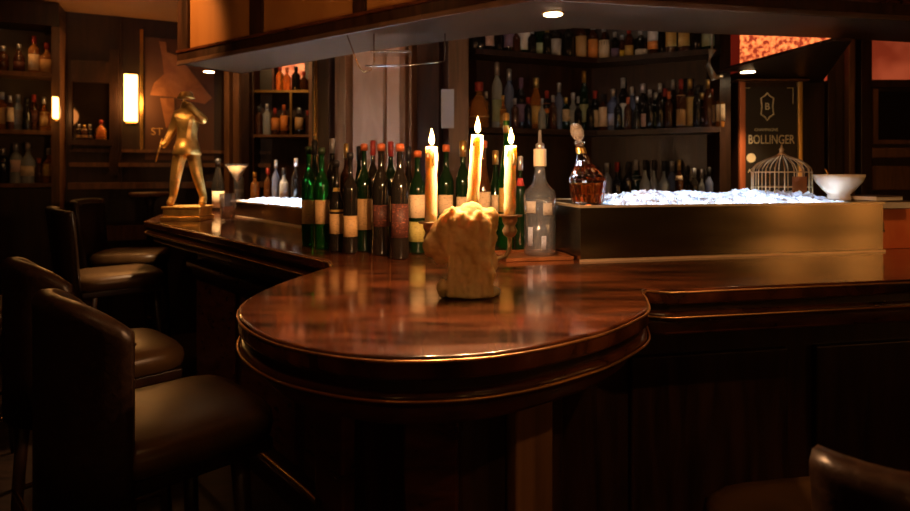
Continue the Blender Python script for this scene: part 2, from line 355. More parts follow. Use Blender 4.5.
# front group on the bar: px, base y, top y, width px, kind, glass, cap, labels(y0,y1), words
FB = [
 (307,246,146,14,'wine','green','dkcap',[('tan',200,224)],'bright green glass wine bottle beside the left ice trough, tan label'),
 (320,250,147,15,'wine','green','dkcap',[('tan',200,224)],'green glass wine bottle second from left in the front bottle row'),
 (335,252,160,15,'squat','black','blackcap',[('gold',188,212),('tan',214,234)],'black bottle with stacked gold and tan labels next to green bottles'),
 (349,254,152,15,'whisky','black','blackcap',[('tan',216,237)],'black bottle with one low square tan label in the front row'),
 (363,252,143,15,'wine','dkgreen','orangecap',[('tan',199,230)],'dark wine bottle with tall tan label and painted orange highlight on cap'),
 (380,256,143,18,'wine','black','orangecap',[('dark',205,227)],'dark wine bottle with dark red label and painted orange highlight on cap'),
 (399,260,143,19,'wine','black','orangecap',[('dark',204,238)],'largest dark wine bottle with tall dark red label, nearest the table'),
 (417,254,150,17,'wine','dkgreen','orangecap',[('cream',195,218),('olive',222,242)],'dark bottle with cream and olive labels left of the left candle'),
]
M['dkcap'] = mat('dark_green_cap', (.03,.05,.02), .4)
for px,yb,yt,w,k,g,c,ls,words in FB:
    x, y = G(px,yb); s = y/F; h = (yb-yt)*s; r = w*s*.5
    bottle(x, y+r, BAR, r, h, k, g, c, [(m,(yb-b)/(yb-yt),(yb-a)/(yb-yt),1.15) for m,a,b in ls], 'wine_bottle' if k=='wine' else 'spirit_bottle', words, 'bottles lined up on the bar', capfrac=.055, seg=24)
BB = [ # second row: px, base y, top y, width, ...
 (313,238,140,12,'burg','dkgreen','blackcap',[],'slim dark green bottle rising behind the two bright green bottles'),
 (331,239,138,12,'wine','black','silvercap',[('tan',200,220)],'silver topped dark bottle in the back row behind black bottles'),
 (345,240,143,12,'whisky','brown','goldcap',[('gold',205,222)],'brown bottle with gold cap half hidden in the back row'),
 (358,240,146,11,'burg','dkgreen','blackcap',[],'dark green bottle peeping between front bottles, black top'),
 (372,242,140,12,'wine','black','red',[('cream',200,222)],'dark wine bottle with red foil in the back row'),
 (390,243,141,13,'wine','dkgreen','red',[('tan',196,222)],'red capped green wine bottle behind the dark red labels'),
 (408,244,146,12,'burg','black','blackcap',[],'plain black bottle in back row near the left candle'),
 (431,250,145,15,'wine','dkgreen','orangecap',[('cream',196,216)],'wine bottle with cream label standing directly behind left candle'),
 (446,250,144,16,'wine','dkgreen','orangecap',[('cream',195,214)],'wine bottle with cream label between left and middle candles'),
 (463,250,140,15,'wine','dkgreen','goldcap',[('cream',197,216)],'green wine bottle with gold foil neck left of middle candle'),
 (484,249,140,16,'burg','brown','orangecap',[('cream',192,215)],'brown bottle with orange top between middle and right candles'),
 (496,247,150,14,'burg','dkgreen','goldcap',[('cream',195,212)],'small green bottle behind and left of the right candle'),
 (507,250,112,16,'champ','green','goldcap',[('gold',188,212)],'tall green bottle with big gold foil top behind right candle'),
 (521,252,156,11,'wine','dkgreen','silvercap',[('red',178,186)],'slender green bottle with silver neck beside the clear spirit bottle'),
]
for px,yb,yt,w,k,g,c,ls,words in BB:
    x, y = G(px,yb); s = y/F; h = (yb-yt)*s; r = w*s*.5
    bottle(x, y+r, BAR, r, h, k, g, c, [(m,(yb-b)/(yb-yt),(yb-a)/(yb-yt),1.1) for m,a,b in ls], 'wine_bottle' if k in('wine','burg') else 'spirit_bottle', words, 'bottles lined up on the bar', capfrac=.07 if c=='orangecap' else .15, seg=20)

# copper tray and clear vodka-style bottle
tray = tag(empty('serving_tray', (.222,1.765,BAR), TA), 'flat copper serving tray under the clear glass bottle', 'tray')
MB().box(-.1,.1,-.085,.085,0,.005).make('tray_base', M['copper'], tray, bevel=.002)
MB().box(-.1,.1,-.085,-.079,.005,.011).box(-.1,.1,.079,.085,.005,.011).box(-.1,-.094,-.079,.079,.005,.011).box(.094,.1,-.079,.079,.005,.011).make('tray_rim', M['copper'], tray)
cb = tag(empty('clear_bottle', (.252,1.78,BAR+.005)), 'tall clear glass spirit bottle with white neck band on the copper tray', 'bottle')
r = .047
MB().lathe([(.001,0),(r*.94,0),(r,.006),(r,.175),(r*.93,.19),(r*.6,.205),(.021,.215),(.017,.235),(.0155,.25),(.0155,.30),(.018,.302),(.018,.312),(.015,.314)], 32).make('bottle_body', M['bottleclear'], cb, True)
MB().lathe([(.001,.012),(r-.006,.012),(r-.005,.018),(r-.005,.168),(.001,.170)], 28).make('spirit', thin('clear_spirit',(.93,.96,1),.05), cb, True)
MB().lathe([(.0185,.262),(.0190,.263),(.0190,.312),(.0185,.313)], 24).make('neck_band', mat('neck_paper',(.75,.62,.45),.6), cb, True)['label'] = 'pale paper neck band'
MB().lathe([(.013,.313),(.013,.328),(.006,.332),(.005,.365),(.003,.37)], 20).make('stopper', M['silvercap'], cb, True)
def curved_label(par, r, z0, z1, a0, a1, m, name='label'):
    vs = []; n = 8
    for i in range(n+1):
        a = a0+(a1-a0)*i/n
        for z in (z0,z1):
            for rr in (r+.0005, r+.0015): vs.append((rr*math.cos(a),rr*math.sin(a),z))
    fs = []
    for i in range(n):
        a = i*4; b = a+4; fs += [(a+1,b+1,b+3,a+3),(a,a+2,b+2,b),(a,b,b+1,a+1),(a+2,a+3,b+3,b+2)]
    fs += [(0,1,3,2),(n*4,n*4+2,n*4+3,n*4+1)]
    return new(name, vs, fs, m, par, True)
fa = math.atan2(-1.78,-.252)
curved_label(cb, r, .125, .16, fa-.95, fa-.25, LB['grey']); curved_label(cb, r, .12, .155, fa+.2, fa+.85, LB['grey']); curved_label(cb, r, .03, .085, fa-.8, fa-.45, LB['blue']); curved_label(cb, r, .02, .06, fa+.1, fa+.4, LB['blue'])

# crooked-neck decanter on the trough corner
dx, dy, dz = tloc(.055,.075)
dc = tag(empty('whisky_decanter', (dx,dy,dz)), 'cut glass whisky decanter with leaning neck and big stopper on trough corner', 'decanter')
def faceted(mb, prof, seg, top_lean=0, z_from=.07):
    vs = []; fs = []
    for i,(rr,z) in enumerate(prof):
        l = max(0, z-z_from)*top_lean
        for k in range(seg):
            a = 2*math.pi*k/seg; q = rr*(1 if k%2 else .93); vs.append((q*math.cos(a)-l, q*math.sin(a), z))
    for i in range(len(prof)-1):
        for k in range(seg):
            a, b = i*seg+k, i*seg+(k+1)%seg; fs.append((a,b,b+seg,a+seg))
    fs.append(tuple(range(seg))); fs.append(tuple(range((len(prof)-1)*seg, len(prof)*seg))); return mb.add(vs, fs)
faceted(MB(), [(.001,0),(.042,0),(.046,.01),(.050,.035),(.053,.062),(.055,.07),(.047,.085),(.033,.105),(.021,.125),(.014,.145),(.0125,.17),(.0165,.178),(.0165,.182),(.013,.184)], 24, .22).make('glass_body', mat('cut_glass',(1,.97,.93),.03,trans=1), dc)
faceted(MB(), [(.001,.008),(.037,.008),(.044,.03),(.048,.064),(.001,.066)], 24).make('whisky', M['whisky'], dc)
sx = -.22*.115
faceted(MB(), [(.009,.165),(.009,.186),(.014,.19),(.020,.203),(.021,.215),(.016,.230),(.008,.236)], 12, .22).make('stopper', mat('stopper_glass',(1,.93,.85),.12,trans=.8), dc)
faceted(MB(), [(.0150,.148),(.0153,.149),(.0144,.164),(.0140,.165)], 24, .22).make('neck_collar', M['goldcap'], dc)

# ------------------------------------------------------------------ candelabra, wax and candles
cnd = tag(empty('candelabra', (.04,1.255,BAR)), 'tarnished silver three-armed candelabra buried in melted wax', 'candelabra')
CX, CY = .04, 1.255
lx, rx = WX(431,1.26)-CX, WX(509.5,1.26)-CX
zl, zr = WZ(223,1.26)-BAR, WZ(216,1.26)-BAR
MB().lathe([(.055,0),(.055,.006),(.03,.012),(.012,.022),(.010,.10),(.014,.105),(.010,.12),(.010,.18)], 20).make('stem', M['silver'], cnd, True)
for ax, az in ((lx,zl),(rx,zr)):
    s = 1 if ax > 0 else -1
    pts = arc([(0,0,.10),(s*.025,0,.075),(s*.055,0,.07),(ax*.98,0,.085),(ax,0,az-.035)], 6)
    MB().tube(pts, .005, 10).make('arm', M['silver'], cnd, True)
    MB().lathe([(.004,az-.045),(.012,az-.04),(.016,az-.03),(.011,az-.02),(.016,az-.010),(.016,az-.002),(.026,az),(.027,az+.003),(.014,az+.003),(.014,az-.004)], 20, (ax,0,0)).make('cup', M['silver'], cnd, True)
def candle(x, y, z0, z1, r, lean, word):
    t = tag(empty('candle', (x,y,z0)), word, 'candle', 'lit candles in the candelabra')
    h = z1-z0; n = 8; pts = [(lean*(i/n), 0, h*i/n) for i in range(n+1)]
    rs = [r*(1+.07*math.sin(i*2.3)) for i in range(n+1)]; rs[-1] = r*.96
    MB().tube(pts+[(lean,0,h+.0005)], rs+[r*.5], 20).make('wax_stick', M['candle'], t, True)
    for a, l in ((.4,.03),(2.2,.05),(4.1,.022),(5.2,.04)):
        q = MB().tube([(lean+math.cos(a)*r*.85, math.sin(a)*r*.85, h-.001), (lean*.9+math.cos(a)*r*1.02, math.sin(a)*r*1.02, h-l*.5), (lean*.8+math.cos(a)*r*1.0, math.sin(a)*r*1.0, h-l)], [.0015,.0024,.003], 8)
        q.make('wax_drip', M['candle'], t, True)
    MB().tube([(lean,0,h-.002),(lean+.0005,0,h+.006),(lean+.001,0,h+.009)], .0008, 6).make('wick', M['wick'], t, True)
    MB().lathe([(.0006,.0),(.0036,.003),(.0058,.009),(.0055,.014),(.0037,.021),(.0017,.028),(.0003,.034)], 16, (lean+.0008,0,h+.004)).make('flame', M['flame'], t, True)
    l = light('POINT', (x+lean, y, z1+.022), 8, (1,.5,.22), .008); return t
candle(CX+lx, CY, BAR+zl+.0035, WZ(147,1.26), .0125, .001, 'left of the three lit ivory candles, in the left candelabra cup')
candle(WX(472.5,1.235), 1.235, BAR+.180, WZ(135,1.235), .0125, .010, 'tallest lit candle, leaning out of the lump of melted wax')
candle(CX+rx, CY, BAR+zr+.0035, WZ(146,1.26), .0125, .002, 'right of the three lit candles, standing in the silver cup')
# melted wax
random.seed(11)
w = MB()
def S(px, py, dy, rr, sc=(1,1,1)): 
    Y = 1.215+dy; w.ball((WX(px,Y), Y, WZ(py,Y)), rr, sc)
for px,py,dy,rr in [(468,292,0,.042),(484,292,.005,.022),(452,292,0,.02),(470,275,0,.040),(462,282,-.012,.032),(478,272,.004,.034),(466,258,0,.040),(474,250,0,.042),
                    (478,236,0,.040),(458,240,0,.042),(448,244,-.004,.036),(444,234,0,.032),(441,250,0,.020),(456,224,0,.036),(470,222,.004,.040),(482,224,.004,.034),(490,216,0,.018),(472,214,0,.026),(452,218,0,.022),(437,244,0,.030),(441,256,-.006,.018),(486,262,0,.026)]:
    S(px,py,dy,rr,(1,.85,1))
for i in range(46):
    px = random.uniform(440,492); py = random.uniform(214,290); S(px,py,-.030+.006*random.random(),random.uniform(.006,.013),(1,1,random.uniform(1,2.6)))
for px in (450,457,463,470,477,484,490):
    Y = 1.18; x = WX(px,Y); z1 = WZ(random.uniform(240,262),Y); w.tube([(x,Y+.012,z1),(x+.001,Y+.004,(z1+BAR)/2),(x,Y-.002,BAR+.004)],[.004,.006,.008],8)
for k in range(26):
    a = 2*math.pi*k/26; w.ball((.03+.052*math.cos(a), 1.225+.045*math.sin(a), BAR+.006), random.uniform(.007,.013), (1,1,.8))
w.lathe([(.056,0),(.056,.01),(.04,.02)], 24, (.03,1.225,BAR))
wx = w.make('melted_wax', M['wax']); md = wx.modifiers.new('r','REMESH'); md.mode = 'VOXEL'; md.voxel_size = .0028; md.use_smooth_shade = True
md = wx.modifiers.new('s','SMOOTH'); md.iterations = 3; md.factor = .5
tx = bpy.data.textures.new('waxlumps','CLOUDS'); tx.noise_scale = .03
md = wx.modifiers.new('d','DISPLACE'); md.texture = tx; md.strength = .005; md.mid_level = .5; md.texture_coords = 'LOCAL'
t2 = bpy.data.textures.new('waxfine','CLOUDS'); t2.noise_scale = .009
md = wx.modifiers.new('e','DISPLACE'); md.texture = t2; md.strength = .004; md.mid_level = .5
# clip below the table
for v in wx.data.vertices:
    if v.co.z < BAR+.001: v.co.z = BAR+.001
tag(wx, 'big lumpy mass of melted yellow wax on the round bar end', 'wax')

# ------------------------------------------------------------------ ice trough company: cage, bowl, books, box
M['cagewire'] = mat('aged_gilt_wire', (.42,.27,.13), .4, .6)
bc = tag(empty('bird_cage', (1.105,2.03,BAR+.150)), 'small gilt wire bird cage standing in the crushed ice', 'bird cage')
R0 = .095
cg = MB()
for k in range(20):
    a = 2*math.pi*k/20
    cg = MB().tube([(R0*math.cos(a)*q, R0*math.sin(a)*q*.8, z) for q,z in ((1,.0),(1,.10),(.97,.112),(.82,.128),(.55,.142),(.25,.152),(.05,.162))], .0021, 6)
    cg.make('wire', M['cagewire'], bc, True)
def ring(R, z, rr): return MB().tube([(R*math.cos(2*math.pi*k/32), R*.8*math.sin(2*math.pi*k/32), z) for k in range(33)], rr, 6)
for z in (.0,.05,.10): ring(R0, z, .0022 if z != .05 else .0014).make('hoop', M['cagewire'], bc, True)
MB().lathe([(.016,.158),(.008,.165),(.006,.172),(.009,.176),(.004,.182),(.002,.192),(.0005,.2)], 12).make('finial', M['cagewire'], bc, True)
MB().lathe([(.001,-.002),(R0-.003,-.002),(R0-.003,.002),(.001,.002)], 24, mtx=Matrix.Diagonal((1,.8,1,1))).make('cage_floor', M['cagewire'], bc)
hc = MB().box(-.022,.022,-.003,.003,.02,.085).make('hanging_card', M['copper'], None); hc.location = (1.105+.012,2.03-.085,BAR+.15); tag(hc, 'copper coloured card hanging on the front of the bird cage', 'card')

bx, by, bz = tloc(.968,.115,.156)
bw = tag(empty('serving_bowl', (bx,by,bz)), 'white porcelain footed bowl on the right end of the trough', 'bowl')
MB().lathe([(.001,.0),(.034,0),(.036,.006),(.032,.02),(.048,.036),(.068,.062),(.074,.078),(.075,.086),(.072,.086),(.066,.066),(.04,.04),(.001,.034)], 36).make('bowl_body', M['white'], bw, True)
sp = MB().tube([(-.01,0,.045),(-.03,0,.08),(-.045,0,.105)], .0035, 8).make('spoon', M['brass'], None, True); sp.location = (bx,by,bz); tag(sp, 'small brass spoon leaning in the white bowl', 'spoon')
for mxl,myl,z_,w_,d_,h_,words,rz in [(1.105,.085,.132,.125,.13,.024,'lower of the two cream menu folders, lying on the orange box',0),(1.07,.08,.157,.125,.11,.016,'upper cream menu folder bridging trough rim and the lower folder',.12)]:
    mx, my, mz = tloc(mxl, myl, z_)
    t = tag(empty('menu_folder', (mx,my,mz), TA+rz), words, 'menu', 'cream menu folders')
    MB().box(-w_/2,w_/2,-d_/2,d_/2,0,.002).box(-w_/2,w_/2,-d_/2,d_/2,h_-.002,h_).make('cover', M['ink'], t)
    MB().box(-w_/2+.003,w_/2-.003,-d_/2+.003,d_/2-.003,.002,h_-.002).make('pages', M['cloth'], t)
ob_x, ob_y = tloc(1.045,.05)[:2]
ob = tag(empty('orange_box', (ob_x,ob_y,BAR), TA), 'orange red cardboard box beside the right end of the steel trough', 'box')
MB().box(0,.30,0,.16,0,.132).make('carton', M['orangebox'], ob, bevel=.002)
MB().box(.018,.036,-.001,0,.055,.062).box(.022,.032,-.001,0,.062,.085).box(.016,.03,-.001,0,.085,.09).make('printed_mark', M['ink'], ob)

# ------------------------------------------------------------------ statuette
def skin(name, pts, edges, rad, m, parent, sub=2, root=0):
    me = bpy.data.meshes.new(name); me.from_pydata(pts, edges, []); o = bpy.data.objects.new(name, me); C.objects.link(o); o.parent = parent
    o.modifiers.new('skin','SKIN'); 
    for i,r in enumerate(rad): me.skin_vertices[0].data[i].radius = (r,r) if not isinstance(r,tuple) else r
    me.skin_vertices[0].data[root].use_root = True
    s = o.modifiers.new('sub','SUBSURF'); s.levels = sub; s.render_levels = sub
    me.materials.append(m)
    return o
sy = 3.14; st = tag(empty('gold_statuette', (WX(188,sy), sy, BAR)), 'gilded statuette of a standing person with hand raised to the face on a plinth', 'statuette')
s = sy/F
def q(px, py, dy=0): return ((px-188)*s, dy, (225-py)*s)
MB().box(-.104,.104,-.09,.09,0,.022).box(-.094,.094,-.08,.08,.022,.062).box(-.100,.100,-.086,.086,.062,.074).make('plinth', M['gold'], st, bevel=.004)
b0 = .074
J = [q(187,153),q(187,141),q(188,127),q(188,119),q(187,113),q(187,107,-.01),   # 0 pelvis..5 head
     q(181,156,0),q(177,180,-.012),q(173,203,.0),q(172,210.5,-.035),            # left leg 6-9
     q(193,156,0),q(198,180,-.01),q(203,203,.01),q(204,210.5,-.025),             # right leg 10-13
     q(178,121),q(172,135,.01),q(167,149,-.02),q(164,153,-.03),                  # arm down 14-17
     q(198,121),q(207,127,-.03),q(199,117,-.06),q(193,111,-.055)]                # arm raised 18-21
E = [(0,1),(1,2),(2,3),(3,4),(4,5),(0,6),(6,7),(7,8),(8,9),(0,10),(10,11),(11,12),(12,13),(3,14),(14,15),(15,16),(16,17),(3,18),(18,19),(19,20),(20,21)]
Rr = [.050,.046,.062,.050,.022,.034,.040,.030,.019,.022,.040,.030,.019,.022,.030,.024,.017,.019,.030,.024,.018,.020]
skin('figure', J, E, Rr, M['gold'], st)
MB().lathe([(.001,0),(.042,.002),(.044,.008),(.036,.013),(.034,.026),(.026,.036),(.001,.038)], 20, q(187,104.5,-.01)).make('hat', M['gold'], st, True)
MB().lathe([(.048,.01),(.062,-.03),(.072,-.07),(.068,-.075),(.044,-.03),(.04,.01)], 20, q(187,146)).make('coat_skirt', M['gold'], st, True)
MB().lathe([(.034,0),(.044,-.02),(.042,-.022),(.03,-.004)], 16, q(187.5,118)).make('collar', M['gold'], st, True)
for dxp in (.012,-.012): MB().ball(Vector(q(187,108,-.037))+Vector((dxp*.6,0,0)), .003).make('eye', M['gold'], st, True)
MB().ball(q(187,106.5,-.041), .005, (.7,1,1.3)).make('nose', M['gold'], st, True)
MB().tube([q(165,144,-.03), q(163,153,-.035), q(160,167,-.045)], [.004,.005,.003], 8).make('stick', M['gold'], st, True)
for i in range(4): MB().tube([q(193,111,-.055+.004*i), q(190.5,109.5-.6*i,-.055-.006*i), q(189,110.8-.6*i,-.056)], [.005,.0045,.003], 6).make('finger', M['gold'], st, True)

# champagne bottle, martini glass, tumbler near the statuette
x, y = G(218,211); bottle(x, y, BAR, .043, .335, 'champ', 'black', 'blackcap', [('cream',.07,.38,1.0)], 'champagne_bottle', 'dark champagne bottle with cream label right of the gold statuette', seg=24)
x, y = G(239,206); bottle(x, y, BAR, .036, .31, 'whisky', 'clearb', 'silvercap', [('grey',.2,.4,1)], 'spirit_bottle', 'pale glass bottle with silver cap behind the martini glass')
x, y = G(237,210.5); mg = tag(empty('martini_glass', (x,y,BAR)), 'tall martini glass with cream coloured drink on the left bar wing', 'glass'); mg.scale = (1,1,1.3)
MB().lathe([(.001,0),(.040,0),(.040,.002),(.006,.008),(.004,.02),(.004,.13),(.008,.140),(.078,.232),(.0765,.232),(.006,.143),(.001,.141)], 28).make('glass_body', M['clear'], mg, True)
MB().lathe([(.002,.1455),(.066,.222),(.001,.223)], 24).make('drink', mat('cream_drink',(.85,.6,.32),.4), mg, True)
x, y = G(228,221); tb = tag(empty('mixing_glass', (x,y,BAR)), 'clear mixing glass half filled with amber drink right of the statuette plinth', 'glass')
MB().lathe([(.001,0),(.034,0),(.036,.004),(.042,.14),(.040,.14),(.034,.012),(.001,.011)], 28).make('glass_body', M['clear'], tb, True)
MB().lathe([(.001,.013),(.033,.013),(.0365,.075),(.001,.076)], 24).make('drink', M['amberg'], tb, True)

# ------------------------------------------------------------------ gantry over the bar
GZ = 1.95
g_out = [(3.15,2.64),(1.78,2.36),(1.045,2.21),(.276,2.07),(-.12,2.34),(-1.53,3.33)]
g_in = [(-1.3,3.66),(-.42,2.97),(.11,2.66),(.5,2.50),(1.14,2.61),(1.69,2.69),(3.15,3.0)]
gt = tag(empty('bar_gantry', (.2,2.5,GZ)), 'dark wooden gantry hanging over the bar with amber panels above', 'gantry')
P(MB().prism(g_out+g_in, GZ, GZ+.03).make('soffit', M['soffit']), gt)
def gside(a, b, z0, z1, d0, d1, name, m, t0=0, t1=1, bev=0):
    a, b = Vector(a), Vector(b); d = b-a; L = d.length; mt = Matrix.Translation((a.x,a.y,0)) @ Matrix.Rotation(math.atan2(d.y,d.x),4,'Z')
    return P(MB().box(L*t0, L*t1, d0, d1, z0, z1, mt).make(name, m, bevel=bev), gt)
edges = [((-1.53,3.33),(-.12,2.34)),((-.12,2.34),(.276,2.07)),((.276,2.07),(1.78,2.36)),((1.78,2.36),(3.15,2.64))]
for a, b in edges:
    gside(a, b, GZ-.012, GZ+.012, -.018, 0, 'bottom_bead', M['soffit'], bev=.004)
    gside(a, b, GZ+.012, GZ+.055, -.012, .02, 'fascia', M['wood'])
    gside(a, b, GZ+.055, GZ+.07, -.022, .02, 'fascia_bead', M['edge'], bev=.003)
    gside(a, b, H-.05, H, -.02, .04, 'top_rail', M['wood'])
p1, p2 = edges[0]
def tpx(px):   # place along the left run seen at px
    a, b = Vector(p1), Vector(p2); k = (px-455)/F; d = b-a; return (k*a.y-a.x)/(d.x-k*d.y)
posts = [(180,190),(252,264),(355,367),(470,485)]
for a, b in posts: gside(p1, p2, GZ+.07, H-.05, -.015, .04, 'post', M['wood'], max(0,tpx(a)), min(1,tpx(b)) )
for a, b in ((190,252),(264,355),(367,452)): gside(p1, p2, GZ+.07, H-.05, .0, .02, 'amber_panel', M['amber'], tpx(a), min(1,tpx(b)))
gside(p1, p2, GZ+.07, H-.05, .0, .02, 'amber_panel', M['wood'], tpx(452), 1)
gside(edges[1][0], edges[1][1], GZ+.07, H-.05, 0, .02, 'fascia_panel', M['wood'])
gside(edges[2][0], edges[2][1], GZ+.07, H-.05, 0, .02, 'fascia_panel', M['wood'])
gside(edges[3][0], edges[3][1], GZ+.07, H-.05, 0, .02, 'fascia_panel', M['wood'])
gside((-1.3,3.66),(-1.53,3.33), GZ, H, 0, .02, 'end_panel', M['wood'])
def downlight(px, py, Z, words, e=8, r=.035, sm=1.5, m='lampcool', col=(1,.62,.32), emis=True):
    Y = F*(CZ-Z)/(py-HZ); x = WX(px,Y)
    t = tag(empty('downlight', (x,Y,Z)), words, 'light', 'recessed downlights')
    MB().lathe([(r,-.0005),(r*1.25,-.0005),(r*1.25,-.004),(r,-.006),(r,-.0005)], 24, caps=False).make('bezel', M['brass'], t, True)
    MB().lathe([(.001,-.0065),(r,-.0065),(r,-.001),(.001,-.001)], 24).make('lamp_lens', M[m], t)
    light('SPOT', (x,Y,Z-.03), e, col, .03, (x,Y,0), sm); return t
downlight(553, 13, GZ, 'round downlight glowing in the gantry underside above the candles', 10)
downlight(209, 71, GZ, 'small round downlight in the left tip of the gantry underside', 95, .03)
# wire glass rack under the gantry
rk = tag(empty('wire_rack', (-.12,2.62,GZ)), 'chrome wire glass rack hanging under the gantry', 'rack')
ry = 2.62; z0 = -.105
def wl_(px, py, Y=2.6): return (WX(px,Y)+.12, Y-2.62, WZ(py,Y)-GZ)
for dyy in (-.06,-.02,.02,.06):
    MB().tube([wl_(365,66,2.55+dyy), wl_(405,65.5,2.55+dyy), wl_(443,62,2.55+dyy)], .0032, 8).make('wire', M['chrome'], rk, True)
for pxx in (367,385,405,425): MB().tube([wl_(pxx,65,2.47), wl_(pxx,66-(pxx-367)*.04,2.63)], .0025, 8).make('wire', M['chrome'], rk, True)
MB().tube([wl_(443,62,2.6),wl_(444.5,60,2.6),wl_(445,50,2.6),(wl_(445,50,2.6)[0],-.02,0)], .003, 8).make('hanger', M['chrome'], rk, True)
MB().tube([(wl_(374,50,2.6)[0],-.02,0), wl_(374,62,2.6), wl_(371,70,2.6), wl_(364,72,2.6), wl_(359,67,2.6), (wl_(346,52,2.6)[0],.0,0)], .003, 8).make('hanger', M['brass'], rk, True)
MB().box(wl_(372,0)[0], wl_(412,0)[0], -.08, .02, z0+.012, z0+.022).make('tray_plate', M['chrome'], rk, bevel=.003)

# ------------------------------------------------------------------ back bar (right): shelves
SL = [(.085,3.40),(.86,3.70),(1.50,3.38)]
def on_shelf(px):
    k = (px-455)/F
    for a, b in ((SL[0],SL[1]),(SL[1],SL[2])):
        a, b = Vector(a), Vector(b); d = b-a; t = (k*a.y-a.x)/(d.x-k*d.y)
        if -.05 <= t <= 1.0001 or b.x > 1.4: return a+d*t
bb = tag(empty('back_bar', (.8,3.7,0)), 'dark wooden back bar with three long bottle shelves under the gantry', 'back bar')
front = offset_line(SL, -.085); back = offset_line(SL, .095)
def slab(z0, z1, name, m, f=front, b=back): return P(MB().prism(list(f)+list(reversed(b)), z0, z1).make(name, m), bb)
Z3, Z2, Z1 = 1.115, 1.60, 2.035
for z in (Z3,Z2,Z1): slab(z-.03, z, 'shelf', M['wood'])
slab(2.42, 2.6, 'cornice', M['wood']); slab(0, Z3-.03, 'base_cabinet', M['wood'])
b2 = offset_line(SL, .12)
slab(0, 2.6, 'back_panel', M['wood'], back, b2)
P(MB().box(1.47,1.53,3.33,3.5,0,2.6).make('upright', M['wood']), bb)
P(MB().box(-.035,.075,3.22,3.45,0,2.6).make('upright', M['wood2'], bevel=.004), bb)

ORD = ['first','second','third','fourth','fifth','sixth','seventh','eighth','ninth','tenth','eleventh','twelfth','thirteenth','fourteenth','fifteenth','sixteenth','seventeenth','eighteenth','nineteenth','twentieth','twenty-first','twenty-second','twenty-third','twenty-fourth','twenty-fifth','twenty-sixth','twenty-seventh','twenty-eighth','twenty-ninth','thirtieth']+['thirty-'+q for q in ('first','second','third','fourth','fifth','sixth','seventh','eighth','ninth')]+['fortieth']+['forty-'+q for q in ('first','second','third','fourth','fifth')]
GW = {'black':'black','dkgreen':'dark green','brown':'brown','clearb':'pale clear','blueg':'bluish','amberg':'amber','green':'green'}
CW = {'blackcap':'black','silvercap':'silver','goldcap':'gold','red':'red','orangecap':'orange','cork':'cork','purple':'purple'}
def row(spec, place, z, where, group, seg=14):
    last = None
    spec = sorted(spec, key=lambda q: q[0]); prev = -99
    for i,(px,top,w,k,g,c,ls) in enumerate(spec):
        p = place(px); Y = p.y; s = Y/F; h = WZ(top,Y)-z; r = max(.02, w*s*.5)
        yb = HZ+(CZ-z)/s
        labs = [(m, max(.03,(yb-b)/(yb-top)), min(.7,(yb-a)/(yb-top)), 1.1) for m,a,b in ls]
        lw = (' '+labs[0][0]+' label') if labs else ' no label'
        words = f'{GW[g]} bottle, {CW[c]} top,{lw}, {ORD[i]} from left, {where}'
        off = (.03 if i%2 else -.03) if px-prev < 10 else 0
        n = Vector((-p.x,-p.y)).normalized()*off
        bottle(p.x+n.x, p.y+n.y, z, r, h, k, g, c, labs, 'shelf_bottle', words, group, .2, seg); prev = px
up = [(474,14,11,'wine','black','silvercap',[]),(488,14,14,'squat','black','blackcap',[('pink',33,46)]),(509,16,12,'wine','black','purple',[('purple',32,48)]),
 (524,6,14,'whisky','dkgreen','blackcap',[('white',29,50)]),(539,18,13,'wine','dkgreen','silvercap',[('green',43,54)]),(555,20,14,'whisky','black','silvercap',[('grey',39,60)]),
 (568,22,11,'wine','black','blackcap',[]),(581,20,12,'wine','brown','silvercap',[('tan',37,60)]),(593,22,11,'wine','brown','silvercap',[('orange',40,62)]),(604,25,12,'squat','brown','silvercap',[('cream',41,60)]),
 (615,32,9,'wine','black','silvercap',[('purple',49,60)]),(622,34,8,'wine','brown','silvercap',[('yellow',50,62)]),(629,29,9,'wine','brown','red',[('gold',47,60)]),(641,30,13,'whisky','black','silvercap',[('white',50,59)]),
 (653,10,11,'whisky','brown','red',[('orange',42,50),('white',29,42)]),(671,8,11,'wine','brown','orangecap',[('gold',28,48)]),(684,15,12,'squat','brown','blackcap',[('gold',33,48)]),(696,15,11,'wine','black','silvercap',[]),(708,10,13,'whisky','dkgreen','silvercap',[('green',30,47)])]
mid = [(479,82,22,'squat','amberg','red',[('tan',92,118)]),(497,62,11,'wine','clearb','silvercap',[('green',100,122)]),(509,68,11,'wine','blueg','silvercap',[]),(521,77,11,'wine','black','purple',[('purple',104,122)]),
 (536,77,13,'burg','amberg','goldcap',[('gold',106,124)]),(547,90,9,'wine','black','red',[('orange',103,113)]),(559,82,11,'whisky','blueg','silvercap',[]),(573,92,12,'squat','clearb','silvercap',[('grey',110,124)]),
 (584,70,10,'wine','dkgreen','goldcap',[('green',104,122)]),(595,90,9,'wine','black','red',[('cream',110,127)]),(603,95,9,'wine','brown','blackcap',[('cream',108,127)]),(613,89,12,'whisky','blueg','silvercap',[('blue',114,126)]),
 (623,77,10,'wine','black','silvercap',[('white',103,127)]),(632,86,10,'whisky','blueg','silvercap',[('blue',112,128)]),(643,83,14,'squat','black','silvercap',[('pink',114,127)]),(656,92,10,'wine','dkgreen','silvercap',[('green',112,126)]),
 (665,88,10,'whisky','black','red',[('red',114,126)]),(673,79,8,'wine','black','silvercap',[]),(681,80,10,'whisky','brown','red',[('tan',96,126)]),(690,78,11,'whisky','brown','goldcap',[('gold',97,126)]),(702,92,13,'squat','brown','goldcap',[('pink',107,122)]),
 (713,88,11,'whisky','amberg','orangecap',[('tan',105,122)]),(721,90,9,'wine','amberg','goldcap',[('cream',105,122)])]
